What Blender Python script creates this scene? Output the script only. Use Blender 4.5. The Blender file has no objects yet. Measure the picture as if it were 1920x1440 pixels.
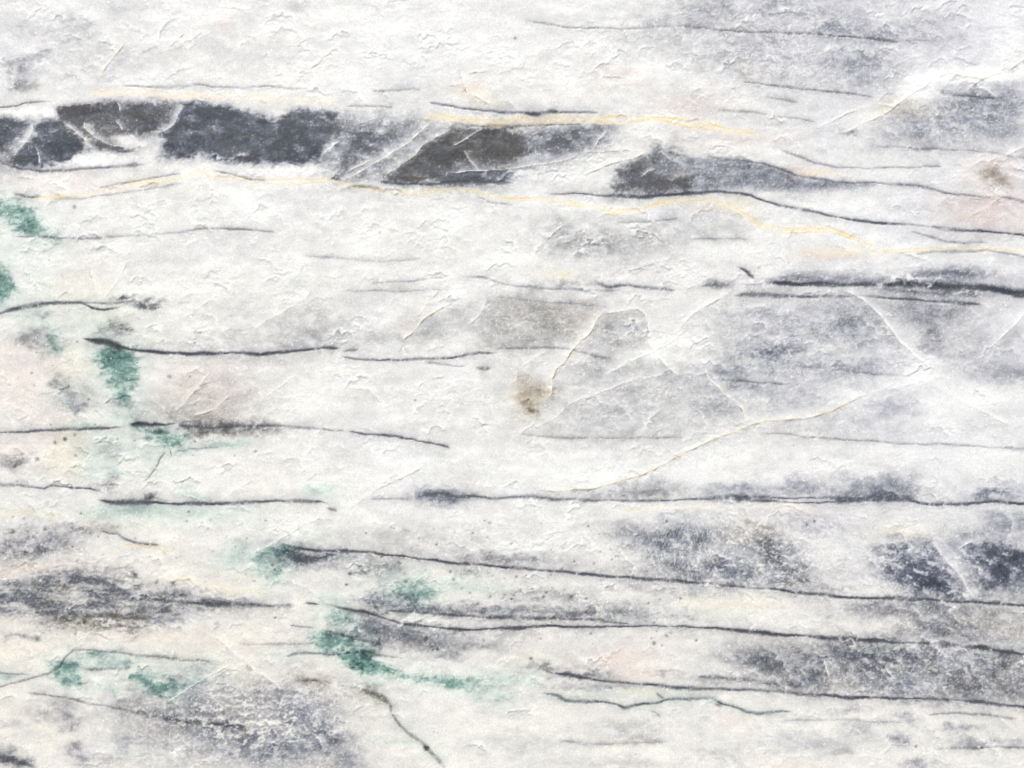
import bpy, math
import numpy as np

# ------------------------------------------------------------------ camera, sky, sun, exposure
SC = bpy.context.scene
S = 0.000625                       # metres per photograph pixel: the frame shows 1.2 m x 0.9 m of the slab
TOP = 0.03                         # slab thickness
cam_data = bpy.data.cameras.new('camera')
cam_data.lens = 35.0
cam_data.sensor_width = 36.0
cam_data.clip_start = 0.01
cam_data.clip_end = 200.0
cam = bpy.data.objects.new('camera', cam_data)
SC.collection.objects.link(cam)
cam.location = (0.0, 0.0, TOP + 1.2 * 35.0 / 36.0)
cam.rotation_euler = (0.0, 0.0, 0.0)
SC.camera = cam

SUN_EL = math.radians(44.0)
SUN_AZ = math.radians(-14.0)       # from the top of the picture (+Y), a little to the left
world = bpy.data.worlds.new('World')
SC.world = world
world.use_nodes = True
wn = world.node_tree
bg = wn.nodes['Background']
sky = wn.nodes.new('ShaderNodeTexSky')
sky.sky_type = 'NISHITA'
sky.sun_disc = False
sky.sun_elevation = SUN_EL
sky.sun_rotation = SUN_AZ
wn.links.new(sky.outputs[0], bg.inputs[0])
bg.inputs[1].default_value = 0.08
sun_data = bpy.data.lights.new('sun', 'SUN')
sun_data.energy = 4.0
sun_data.angle = math.radians(0.6)
sun_data.color = (1.0, 0.945, 0.85)
sun = bpy.data.objects.new('sun', sun_data)
SC.collection.objects.link(sun)
sun.location = (0, 0, 3)
sun.rotation_euler = (-(math.pi / 2 - SUN_EL), 0.0, -SUN_AZ)
vs = SC.view_settings
vs.view_transform = 'Standard'
vs.look = 'None'
vs.exposure = 0.24
vs.gamma = 1.0
vs.use_curve_mapping = False

# ------------------------------------------------------------------ numeric helpers
F32 = np.float32
rng = np.random.default_rng(11)


def _hash(ix, iy, seed):
    h = (ix.astype(np.uint32) * np.uint32(374761393) + iy.astype(np.uint32) * np.uint32(668265263)
         + np.uint32((seed * 2246822519 + 3266489917) & 0xFFFFFFFF))
    h = (h ^ (h >> np.uint32(13))) * np.uint32(1274126177)
    return h ^ (h >> np.uint32(16))


_ANG = np.linspace(0, 2 * math.pi, 256, endpoint=False)
_GX = np.cos(_ANG).astype(F32)
_GY = np.sin(_ANG).astype(F32)


def perlin(x, y, seed):
    """gradient noise, about -1..1"""
    x0 = np.floor(x).astype(np.int32)
    y0 = np.floor(y).astype(np.int32)
    fx = (x - x0).astype(F32)
    fy = (y - y0).astype(F32)
    u = fx * fx * fx * (fx * (fx * 6 - 15) + 10)
    v = fy * fy * fy * (fy * (fy * 6 - 15) + 10)

    def g(dx, dy):
        k = _hash(x0 + dx, y0 + dy, seed) & np.uint32(255)
        return _GX[k] * (fx - dx) + _GY[k] * (fy - dy)
    a = g(0, 0)
    a += u * (g(1, 0) - a)
    b = g(0, 1)
    b += u * (g(1, 1) - b)
    return (a + v * (b - a)) * 1.5


def fbm(x, y, seed, n, gain=0.5):
    out = np.zeros_like(x)
    amp, tot = 1.0, 0.0
    for i in range(n):
        out += amp * perlin(x * (2.03 ** i), y * (2.03 ** i), seed + i * 17)
        tot += amp
        amp *= gain
    return out / tot


def sstep(a, b, x):
    t = np.clip((x - a) / (b - a), 0, 1)
    return t * t * (3 - 2 * t)


# ------------------------------------------------------------------ the sheet of points (photo pixels)
D = 1.8


def axis(lo, hi):
    inner = np.arange(lo - 60, hi + 60 + D, D)
    left = inner[0] - np.arange(1, 73)[::-1] * 10.0
    right = inner[-1] + np.arange(1, 73) * 10.0
    return np.concatenate([left, inner, right])


ax = axis(0, 1920)
ay = axis(0, 1440)[14:-14]
NX, NY = len(ax), len(ay)
PX, PY = np.meshgrid(ax.astype(F32), ay.astype(F32))
print('grid', NX, NY)

# organic wobble, so that nothing traced stays ruler-smooth
w1x, w1y = perlin(PX / 46, PY / 30, 1), perlin(PX / 46, PY / 30, 2)
w2x, w2y = perlin(PX / 15, PY / 11, 3), perlin(PX / 15, PY / 11, 4)
w3x, w3y = perlin(PX / 5.5, PY / 4.5, 5), perlin(PX / 5.5, PY / 4.5, 6)
WX = PX + 3.0 * w1x + 1.4 * w2x + 0.45 * w3x            # for lines
WY = PY + 2.0 * w1y + 0.9 * w2y + 0.35 * w3y
QX = PX + 16 * w1x + 9 * w2x + 4.5 * w3x              # for soft stains
QY = PY + 9 * w1y + 6.5 * w2y + 3.5 * w3y
mott = fbm(PX / 34, PY / 19, 40, 3, 0.5)              # mottling
streak = fbm(PX / 90 + .35 * w1x, PY / 15 + .5 * w1y, 60, 3, 0.5)             # bedding streaks
grain = fbm(PX / 6.2, PY / 5.4, 80, 2, 0.7)            # crystal grain
broken = fbm(PX / 22, PY / 16, 90, 2, 0.5)
along = perlin(PX / 70, PY / 60, 97)
cloud = fbm(PX / 130, PY / 60, 210, 4, 0.55)
low = fbm(PX / 420, PY / 170, 200, 3)
chipn = fbm(PX / 9, PY / 7, 95, 2, 0.7)
wisp = fbm(PX / 26 + 1.2 * w2x, PY / 11 + 0.9 * w2y, 98, 3, 0.52)        # wispy edges

grey = np.zeros_like(PX)
warm = np.zeros_like(PX)      # dark mineral hue: 0 blue-grey .. 1 brown-grey
green = np.zeros_like(PX)
cream = np.zeros_like(PX)
pink = np.zeros_like(PX)
white = np.zeros_like(PX)
lilac = np.zeros_like(PX)
H = np.zeros_like(PX)         # relief, in photo pixels
label = np.zeros((NY - 1, NX - 1), np.int16)
parts = [('stone_body', None, None)]        # (name, label text, parent index)


def win(x0, x1, y0, y1):
    i0, i1 = np.searchsorted(ax, x0), np.searchsorted(ax, x1)
    j0, j1 = np.searchsorted(ay, y0), np.searchsorted(ay, y1)
    return slice(max(j0 - 1, 0), j1 + 1), slice(max(i0 - 1, 0), i1 + 1)


def new_part(name, text=None, parent=None):
    parts.append((name, text, parent))
    return len(parts) - 1


def stamp_part(sl, mask, idx):
    """cells whose four corners lie in the mask"""
    if idx is None:
        return
    m = mask[:-1, :-1] & mask[1:, :-1] & mask[:-1, 1:] & mask[1:, 1:]
    js, is_ = sl
    sub = label[js.start:js.start + m.shape[0], is_.start:is_.start + m.shape[1]]
    m = m[:sub.shape[0], :sub.shape[1]]
    sub[m] = idx


def extend(pts):
    """let a vein that leaves the picture run on across the slab"""
    pts = [tuple(p) for p in pts]

    def go(p, q, n=9):
        dx, dy = p[0] - q[0], p[1] - q[1]
        k = 80.0 / max(math.hypot(dx, dy), 1e-6)
        out = []
        x, y = p[0], p[1]
        sl = dy * k
        for _ in range(n):
            sl = sl * 0.8 + rng.uniform(-7, 7)
            x += math.copysign(80, dx)
            y += sl
            out.append((x, y) + tuple(p[2:]))
        return out
    if pts[0][0] <= 4 or pts[0][0] >= 1916:
        pts = go(pts[0], pts[1])[::-1] + pts
    if pts[-1][0] <= 4 or pts[-1][0] >= 1916:
        pts = pts + go(pts[-1], pts[-2])
    return pts


def line_field(pts, reach, X, Y):
    """(window, distance, signed side (+ = above), position 0..1 along, local width factor, local strength factor)"""
    P = np.array([p[:2] for p in pts], float)
    wf = np.array([p[2] if len(p) > 2 else 1.0 for p in pts], float)
    sf = np.array([p[3] if len(p) > 3 else 1.0 for p in pts], float)
    sl = win(P[:, 0].min() - reach, P[:, 0].max() + reach, P[:, 1].min() - reach, P[:, 1].max() + reach)
    x, y = X[sl], Y[sl]
    best = np.full(x.shape, 1e9, F32)
    side = np.zeros(x.shape, F32)
    tt = np.zeros(x.shape, F32)
    lw = np.ones(x.shape, F32)
    ls = np.ones(x.shape, F32)
    seg = np.hypot(*(P[1:] - P[:-1]).T)
    tot = seg.sum()
    acc = 0.0
    r0, c0 = sl[0].start, sl[1].start
    for k in range(len(P) - 1):
        a, b = P[k], P[k + 1]
        sub = win(min(a[0], b[0]) - reach, max(a[0], b[0]) + reach, min(a[1], b[1]) - reach, max(a[1], b[1]) + reach)
        ss = (slice(sub[0].start - r0, sub[0].stop - r0), slice(sub[1].start - c0, sub[1].stop - c0))
        xs, ys = x[ss], y[ss]
        if xs.size == 0:
            acc += seg[k]
            continue
        d = b - a
        L2 = max(d @ d, 1e-9)
        t = np.clip(((xs - a[0]) * d[0] + (ys - a[1]) * d[1]) / L2, 0, 1)
        ex, ey = xs - (a[0] + t * d[0]), ys - (a[1] + t * d[1])
        q = np.hypot(ex, ey)
        m = q < best[ss]
        best[ss] = np.where(m, q, best[ss])
        sgn = np.sign(d[1] * (xs - a[0]) - d[0] * (ys - a[1]))     # + above for a left-to-right line
        side[ss] = np.where(m, sgn, side[ss])
        tt[ss] = np.where(m, (acc + t * seg[k]) / tot, tt[ss])
        lw[ss] = np.where(m, wf[k] + t * (wf[k + 1] - wf[k]), lw[ss])
        ls[ss] = np.where(m, sf[k] + t * (sf[k + 1] - sf[k]), ls[ss])
        acc += seg[k]
    global TAPER
    TAPER = min(.30, max(.04, 14.0 / tot))
    return sl, best, side, tt, lw, ls


TAPER = .05


def taper(t, a=None):
    a = TAPER if a is None else max(a, TAPER)
    return sstep(0.0, a, t) * (1 - sstep(1 - a, 1.0, t))


def vein(pts, w=1.5, s=0.7, wm=0.3, up=5.0, dn=2.5, hs=0.33, gap=0.25, gr=0.0, text=None, part=True):
    """a thin dark vein; up / dn: reach of the dark haze above / below it, gr: green in it"""
    pts = extend(pts)
    reach = max(w * 4.5, up * 2.2, dn * 2.2) + 10
    sl, d, side, t, lw, ls = line_field(pts, reach, WX, WY)
    w = w * 1.45
    w_ = w * lw * np.clip(1 + 0.7 * along[sl] + .45 * cloud[sl] + .35 * broken[sl], .4, 2.0)
    w_ = w_ * (.35 + .65 * taper(t, TAPER * 1.6))
    on = np.clip(1 - gap * (0.7 + 1.3 * along[sl] + .9 * broken[sl]), 0.15, 1.1) * taper(t) * ls * np.clip(0.98 + 0.45 * cloud[sl] + 0.2 * low[sl], .5, 1.1)
    core = np.clip(np.exp(-(d / (w_ * 1.15)) ** 2.6) * s * 1.1 * on, 0, .985)
    g = np.maximum(core, 0.46 * s * on * np.exp(-d / (w_ * 2.7)) * np.clip(0.9 + .5 * wisp[sl], .2, 1.4))
    for r, sg in ((up, 1), (dn, -1)):
        if r > 0:
            rr = r * np.clip(1 + 0.9 * mott[sl], 0.2, 2)
            hz = np.exp(-d / rr) * (side == sg) * hs * np.clip(0.8 + .7 * wisp[sl] + .8 * along[sl], 0, 1.5) * taper(t, 0.12) * ls
            g = np.maximum(g, hz + core * 0.55)
    grey[sl] = 1 - (1 - grey[sl]) * (1 - np.clip(g, 0, 0.97))
    warm[sl] += (max(wm, .3) - warm[sl]) * np.clip(g * 2, 0, 1)
    if gr > 0:
        green[sl] = np.maximum(green[sl], gr * np.exp(-d / (w_ * 3)) * taper(t) * np.clip(.8 + 1.6 * cloud[sl] + mott[sl], 0, 1.5))
    H[sl] -= 0.9 * np.exp(-(d / (w_ * 0.9)) ** 2) * np.clip(s * on, 0, 1)
    if part:
        idx = new_part('dark_vein', text)
        stamp_part(sl, (d < np.maximum(w_ * 1.15, 1.9)) & (t > 0.004) & (t < 0.996), idx)
        return idx


def seam(pts, w=5.0, s=0.5, part=True, text=None, tint=cream):
    """a cream or yellow bedding seam"""
    pts = extend(pts)
    sl, d, side, t, lw, ls = line_field(pts, w * 4 + 8, WX, WY)
    sd = d * side
    v = 0.22 * np.exp(-(d / (w * lw * 0.95)) ** 2) * np.clip(.8 + .6 * wisp[sl], .2, 1.5)
    for k_ in range(3):
        off = w * lw * ((k_ - 1) * .75 + .9 * perlin(PX[sl] / 95 + 7 * k_, PY[sl] / 300, 330 + k_))
        ww = w * .26 * np.clip(1 + 1.1 * perlin(PX[sl] / 40, PY[sl] / 40 + 3 * k_, 340 + k_), .3, 2)
        v = np.maximum(v, np.exp(-((sd - off) / ww) ** 2) * np.clip(.85 + .7 * perlin(PX[sl] / 55, PY[sl] / 80, 350 + k_), .7 if k_ == 1 else .15, 1.4))
    v = v * s * ls * taper(t, 0.07) * 1.15
    tint[sl] = np.maximum(tint[sl], v)
    white[sl] = np.maximum(white[sl], 0.5 * np.exp(-(d / (w * 2.2)) ** 2) * taper(t, 0.07))
    grey[sl] *= 1 - 0.75 * np.clip(v * 1.6, 0, 1)
    if part:
        idx = new_part('cream_seam', text)
        stamp_part(sl, (d < w * lw * 0.9) & (t > 0.01) & (t < 0.99), idx)


def poly_field(pts, reach, X, Y):
    P = np.array(pts, float)
    sl = win(P[:, 0].min() - reach, P[:, 0].max() + reach, P[:, 1].min() - reach, P[:, 1].max() + reach)
    x, y = X[sl], Y[sl]
    best = np.full(x.shape, 1e9, F32)
    inside = np.zeros(x.shape, bool)
    n = len(P)
    for k in range(n):
        a, b = P[k], P[(k + 1) % n]
        d = b - a
        t = np.clip(((x - a[0]) * d[0] + (y - a[1]) * d[1]) / max(d @ d, 1e-9), 0, 1)
        best = np.minimum(best, np.hypot(x - (a[0] + t * d[0]), y - (a[1] + t * d[1])))
        c = (a[1] > y) != (b[1] > y)
        if abs(d[1]) > 1e-9:
            inside ^= c & (x < d[0] * (y - a[1]) / d[1] + a[0])
    return sl, np.where(inside, best, -best)


def patch(pts, s=0.8, f=6.0, wm=0.2, rough=5.0, mix=0.25, streaky=0.0, name='dark_band', text=None, part=True, parent=None):
    """a dark mineral body with a feathered edge"""
    reach = f * 4.5 + rough * 2.5
    sl, sd = poly_field(pts, reach, WX, WY)
    n = (1 - streaky) * (0.6 * mott[sl] + 0.5 * broken[sl]) + streaky * 1.2 * streak[sl]
    f = f * 2.1
    e = sd + rough * (0.6 * n + 1.1 * wisp[sl]) + 0.7 * grain[sl] - 1.0
    dens = 0.72 * sstep(-f, f, e) + 0.28 * sstep(-2.4 * f, 1.2 * f, e)
    tex = np.clip(1 + mix * (1.3 * n + 0.2 * grain[sl] + 0.7 * streak[sl] + 1.0 * cloud[sl] + 0.5 * wisp[sl] + 0.05), 0.25, 1.18)
    g = np.clip(s * dens * tex, 0, 0.97)
    grey[sl] = 1 - (1 - grey[sl]) * (1 - g)
    warm[sl] += (np.clip(wm + 0.40 * mott[sl] + .3 * cloud[sl], 0, 1) - warm[sl]) * np.clip(g * 3, 0, 1)
    H[sl] -= 0.35 * dens * s
    if part:
        idx = new_part(name, text, parent)
        stamp_part(sl, sd > -0.6, idx)
        return idx


def blob(x, y, rx, ry, s, a=0.0, wm=0.2, chan=None, mix=1.0, part=None, text=None):
    """a soft mottled stain"""
    r = max(rx, ry) * 1.9 + 30
    sl = win(x - r, x + r, y - r, y + r)
    ca, sa = math.cos(math.radians(a)), math.sin(math.radians(a))
    dx, dy = QX[sl] - x, QY[sl] - y
    u, v = dx * ca + dy * sa, -dx * sa + dy * ca
    q = (u / rx) ** 2 + (v / ry) ** 2
    e = np.exp(-(q * 0.85) ** 1.25)
    n = np.clip(0.5 + 0.75 * (0.55 * mott[sl] + 0.6 * broken[sl]) + 0.05 * grain[sl], 0, 1)
    m = sstep(0.18, 0.85, n + 0.3 * (e - 0.5))
    if chan is None:
        g = np.clip(s * e * ((1 - 0.42 * mix) + 0.72 * mix * m), 0, 0.95)
        grey[sl] = 1 - (1 - grey[sl]) * (1 - g)
        warm[sl] += (np.clip(wm + 0.35 * mott[sl], 0, 1) - warm[sl]) * np.clip(g * 3, 0, 1)
    else:
        chan[sl] = np.maximum(chan[sl], s * e * (0.75 + 0.4 * m))
    if part:
        idx = new_part(part, text)
        ux, vx = WX[sl] - x, WY[sl] - y
        u, v = ux * ca + vx * sa, -ux * sa + vx * ca
        stamp_part(sl, ((u / rx) ** 2 + (v / ry) ** 2 + 0.25 * mott[sl]) < 0.8, idx)


def stain(pts, s=0.7, f=7.0, rough=6.0, dark=0.25, text=None, part=True, fade=None):
    """green copper-like mineral"""
    f = f * 1.5
    sl, sd = poly_field(pts, f * 5 + rough * 3, WX, WY)
    n = 0.5 * mott[sl] + 0.25 * broken[sl] + 0.5 * wisp[sl]
    dens = sstep(-f * 1.9, f * 1.5, sd + 3.0 + 8 * streak[sl] + 5 * wisp[sl] + rough * 1.2 * n + 0.5 * grain[sl])
    v = s * dens * np.clip(1.08 + 0.6 * n + 0.3 * cloud[sl] + 0.25 * streak[sl] + 0.10 * grain[sl], 0.3, 1.4)
    if fade:
        x0, y0, x1, y1 = fade
        t = ((PX[sl] - x0) * (x1 - x0) + (PY[sl] - y0) * (y1 - y0)) / ((x1 - x0) ** 2 + (y1 - y0) ** 2)
        v = v * (1 - .62 * sstep(0, 1, t))
    green[sl] = np.maximum(green[sl], v)
    green[sl] = np.maximum(green[sl], 0.34 * s * sstep(-f * 4.2, f, sd + rough * 1.6 * n))
    g = np.clip(dark * dens * sstep(-0.25, 0.6, n), 0, 0.9)
    grey[sl] = 1 - (1 - grey[sl]) * (1 - g)
    H[sl] += 0.5 * dens * n
    if part:
        idx = new_part('green_patch', text)
        stamp_part(sl, sd > -1.0, idx)


def crack(pts, w=2.2, h=1.3, tint=0.25, halo=0.0, dark=0.35, parent=None, text=None, part=True):
    """a healed fracture: pale bruise and painted rim light on its upper side, a small step down with painted shade below it"""
    if pts[0][0] > pts[-1][0]:
        pts = pts[::-1]
    pts = extend(pts)
    reach = max(w * 7, halo * 2.4) + 10
    sl, d, side, t, lw, ls = line_field(pts, reach, WX, WY)
    up = (side > 0)
    k = taper(t, 0.10) * np.clip(0.95 + 0.5 * broken[sl], 0.4, 1.4)
    h = h * 0.5
    w_ = w * lw * np.clip(0.8 + 0.6 * broken[sl] + 0.5 * chipn[sl], .4, 1.6)
    hv = np.clip(0.75 + 0.7 * broken[sl] + 0.6 * chipn[sl], 0.3, 1.5)
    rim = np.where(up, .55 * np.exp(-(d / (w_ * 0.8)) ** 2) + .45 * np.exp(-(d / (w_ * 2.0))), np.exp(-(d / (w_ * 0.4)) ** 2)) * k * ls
    wht = np.clip(rim * 1.1, 0, 1)  # pale bruise together with light painted along the upper rim
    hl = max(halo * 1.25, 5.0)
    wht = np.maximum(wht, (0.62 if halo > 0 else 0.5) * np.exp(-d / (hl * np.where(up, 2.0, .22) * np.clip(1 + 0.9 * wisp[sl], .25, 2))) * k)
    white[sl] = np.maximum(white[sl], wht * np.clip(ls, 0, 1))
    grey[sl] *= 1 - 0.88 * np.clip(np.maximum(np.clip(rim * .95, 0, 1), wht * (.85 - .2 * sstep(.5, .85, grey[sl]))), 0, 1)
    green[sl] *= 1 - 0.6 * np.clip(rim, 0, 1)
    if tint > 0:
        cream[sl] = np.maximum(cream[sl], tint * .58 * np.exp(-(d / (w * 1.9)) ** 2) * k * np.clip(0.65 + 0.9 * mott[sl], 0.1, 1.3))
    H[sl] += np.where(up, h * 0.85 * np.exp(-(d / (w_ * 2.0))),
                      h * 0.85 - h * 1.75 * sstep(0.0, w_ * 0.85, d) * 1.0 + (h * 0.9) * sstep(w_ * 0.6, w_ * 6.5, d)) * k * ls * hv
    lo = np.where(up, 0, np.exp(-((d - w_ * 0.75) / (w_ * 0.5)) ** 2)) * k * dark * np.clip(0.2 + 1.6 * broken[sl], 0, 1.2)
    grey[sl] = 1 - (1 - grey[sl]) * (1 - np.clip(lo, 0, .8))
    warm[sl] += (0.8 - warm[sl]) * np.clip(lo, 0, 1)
    grey[sl] = 1 - (1 - grey[sl]) * (1 - np.where(up, 0, .10 * np.exp(-d / 9)) * k * sstep(w, w * 2, d))  # faint shade under the step, painted as grey
    if part:
        idx = new_part('fracture', text, parent)
        m = np.where(up, d < max(w * 1.4, 3.0), d < max(w * 0.9, 2.4)) & (t > 0.02) & (t < 0.98)
        stamp_part(sl, m, idx)
        return idx


# ------------------------------------------------------------------ ground tone of the stone
grey += np.clip(0.085 + 0.07 * low + 0.07 * mott + 0.07 * broken + 0.06 * wisp + .05 * chipn, 0, 0.35)
warm += 0.35 + 0.3 * low
white += np.clip(0.14 + 0.85 * cloud + 0.45 * wisp + 0.25 * chipn, 0, 0.9)
lilac += np.clip(0.05 + 0.5 * fbm(PX / 300, PY / 150, 220, 3), 0, 0.6)
lilac += 0.45 * sstep(1150, 1900, PX) * (1 - sstep(900, 1500, PY)) + 0.25 * (1 - sstep(60, 260, PY))
cream += np.clip(0.08 * (1 - sstep(200, 900, PX)) * sstep(420, 700, PY) + 0.10 * sstep(900, 1200, PY), 0, 1) * np.clip(0.8 + cloud, 0, 2)

for b in [  # soft grey mottling: x, y, rx, ry, density, tilt
    (85, 105, 26, 12, .38), (45, 125, 30, 15, .42), (42, 150, 26, 14, .40), (30, 162, 24, 10, .25), (140, 40, 26, 14, .2),
    (110, 62, 70, 16, .14), (30, 60, 60, 30, .12), (230, 12, 50, 12, .14), (560, 8, 70, 10, .14), (180, 110, 120, 50, .10),
    (1480, 60, 270, 80, .12), (1560, 52, 42, 14, .32), (1610, 115, 60, 30, .34), (1640, 152, 45, 22, .28), (1440, 18, 120, 20, .24),
    (1420, 110, 100, 40, .14), (1310, 14, 40, 14, .25), (1250, 60, 80, 40, .16), (1660, 60, 60, 20, .2), (1790, 60, 70, 40, .13),
    (1830, 200, 80, 36, .34), (1745, 238, 70, 30, .32), (1690, 200, 36, 15, .24), (1880, 190, 50, 24, .28), (1585, 246, 18, 9, .45),
    (1870, 250, 50, 20, .2), (1720, 390, 60, 16, .14), (1350, 250, 90, 20, .10), (1300, 420, 100, 40, .10),
    (1070, 450, 75, 26, .30), (1040, 425, 30, 16, .22), (1150, 462, 70, 20, .18), (1250, 440, 60, 30, .13), (1180, 500, 60, 12, .22),
    (1165, 620, 48, 40, .24), (800, 615, 44, 26, .20), (1130, 690, 90, 14, .16), (1300, 720, 70, 44, .18), (1180, 740, 120, 50, .12),
    (940, 650, 60, 12, .12), (640, 610, 90, 30, .10), (560, 600, 70, 24, .13), (560, 632, 140, 18, .18), (1080, 790, 140, 26, .10),
    (1450, 655, 70, 30, .42, -10), (1600, 620, 70, 26, .36), (1442, 662, 24, 12, .35), (1368, 695, 30, 13, .40), (1400, 726, 44, 10, .32),
    (1352, 757, 34, 24, .28), (1740, 628, 26, 22, .42), (1745, 650, 20, 16, .3), (1650, 580, 140, 30, .18), (1870, 690, 70, 26, .20),
    (1680, 762, 44, 20, .30), (1570, 690, 110, 20, .25), (1500, 600, 120, 30, .18), (1480, 740, 90, 24, .16), (1730, 580, 80, 22, .22),
    (1880, 640, 50, 40, .16), (1600, 790, 140, 24, .10),
    (1370, 922, 70, 13, .40), (1500, 913, 66, 18, .38), (1660, 908, 66, 22, .46), (1640, 925, 90, 12, .44), (1200, 925, 66, 14, .42),
    (1225, 903, 44, 16, .30), (820, 933, 46, 13, .62), (1860, 926, 56, 13, .50), (1895, 910, 40, 18, .3), (1110, 928, 50, 8, .22),
    (1270, 1014, 60, 18, .36), (1200, 1015, 60, 20, .34), (1290, 998, 44, 28, .32), (1440, 1025, 42, 26, .52, 20), (1480, 1058, 36, 20, .45, 20),
    (1300, 1068, 64, 16, .48), (1380, 1074, 60, 20, .40), (1480, 1090, 44, 16, .46), (1690, 1030, 54, 18, .58), (1700, 1072, 60, 26, .55),
    (1750, 1096, 44, 26, .74), (1866, 1046, 56, 30, .84), (1900, 1060, 50, 40, .6), (1850, 1096, 52, 14, .55), (1900, 978, 60, 24, .42),
    (1790, 1022, 34, 14, .42), (1160, 985, 60, 20, .16), (1520, 985, 80, 20, .18), (1600, 1060, 50, 40, .18), (1400, 990, 60, 16, .2),
    (1700, 1142, 160, 24, .26), (1780, 1166, 66, 20, .36), (1870, 1160, 60, 30, .22), (1620, 1140, 60, 16, .2), (1560, 1105, 50, 8, .3),
    (1600, 1230, 120, 28, .26), (1400, 1228, 70, 22, .34), (1440, 1252, 60, 20, .30), (1720, 1250, 120, 44, .22), (1640, 1226, 70, 18, .28),
    (1840, 1268, 80, 44, .22), (1500, 1282, 40, 10, .50), (1530, 1268, 34, 24, .32), (1890, 1232, 60, 30, .36), (1790, 1186, 80, 12, .42),
    (1340, 1275, 60, 8, .3), (1800, 1300, 120, 14, .25),
    (1600, 1332, 34, 10, .30), (1605, 1362, 34, 14, .34), (1704, 1346, 18, 11, .40), (1686, 1390, 18, 12, .48), (1790, 1366, 36, 9, .38),
    (1840, 1392, 70, 11, .30), (1550, 1392, 70, 16, .16), (1480, 1396, 50, 24, .13), (1730, 1436, 44, 10, .36), (1350, 1412, 70, 16, .12),
    (1205, 1382, 44, 13, .24), (1170, 1360, 60, 14, .12), (1160, 1430, 90, 10, .14), (1580, 1412, 20, 8, .25), (960, 1390, 100, 20, .08),
    (940, 1048, 90, 9, .42), (720, 1062, 50, 24, .36), (870, 1072, 40, 10, .32), (672, 1068, 22, 7, .48), (980, 1112, 44, 18, .32),
    (1060, 1118, 40, 14, .30), (830, 1142, 50, 10, .42), (920, 1146, 66, 10, .55), (1080, 1146, 90, 11, .46), (1150, 1150, 66, 14, .34),
    (700, 1178, 56, 18, .46), (740, 1197, 66, 16, .36), (870, 1212, 66, 12, .36), (845, 1230, 34, 9, .32), (1020, 1250, 40, 7, .46),
    (1090, 1266, 54, 7, .55), (1120, 1286, 90, 8, .26), (1250, 1262, 50, 6, .28), (1290, 1110, 70, 14, .18), (760, 1010, 140, 24, .14),
    (1180, 1100, 60, 14, .2),
    (60, 1028, 70, 15, .50), (20, 1046, 44, 12, .44), (95, 1008, 40, 8, .32), (160, 990, 70, 7, .34), (40, 1192, 40, 6, .42), (25, 995, 26, 7, .3),
    (310, 1113, 36, 12, .55), (150, 1070, 30, 10, .3), (230, 1065, 24, 5, .4), (480, 1020, 60, 8, .12), (250, 1078, 14, 4, .4),
    (480, 1300, 60, 22, .32), (520, 1402, 66, 18, .44), (610, 1384, 44, 22, .42), (430, 1376, 60, 20, .36), (360, 1340, 60, 16, .3),
    (115, 1336, 46, 26, .36), (130, 1352, 22, 16, .32), (146, 1414, 24, 20, .40), (30, 1424, 44, 14, .6, 20), (195, 1432, 36, 14, .26),
    (265, 1310, 44, 24, .30), (20, 1360, 24, 10, .14), (650, 1420, 30, 26, .26), (560, 1330, 60, 26, .26), (250, 1390, 40, 20, .2),
    (215, 614, 20, 16, .66), (235, 557, 19, 6, .62), (275, 573, 32, 7, .66), (130, 742, 34, 30, .34), (112, 718, 20, 18, .34),
    (150, 766, 30, 10, .38), (430, 800, 80, 11, .50), (345, 800, 20, 7, .55), (390, 812, 60, 6, .36), (28, 866, 30, 15, .50),
    (205, 908, 20, 10, .56), (282, 930, 15, 13, .66), (440, 580, 60, 20, .08), (60, 632, 30, 18, .42), (88, 650, 26, 16, .32), (560, 700, 80, 20, .08),
    (240, 760, 60, 20, .12), (70, 590, 20, 6, .3), (630, 330, 14, 5, .85), (650, 318, 12, 10, .5),
    (200, 840, 40, 14, .2), (210, 850, 18, 8, .24), (1060, 528, 56, 8, .34), (1140, 534, 30, 5, .4), (1420, 590, 70, 14, .12),
]:
    x, y, rx, ry, s = b[:5]
    blob(x, y, rx, ry, s, b[5] if len(b) > 5 else 0, wm=0.05 if x > 1250 or y > 1280 else 0.3)
for b in [(1010, 598, 110, 46, .30), (390, 742, 90, 46, .14), (375, 772, 80, 24, .20), (1850, 400, 80, 30, .12), (1340, 200, 90, 30, .10)]:
    blob(*b, wm=0.75, mix=0.5)
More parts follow.
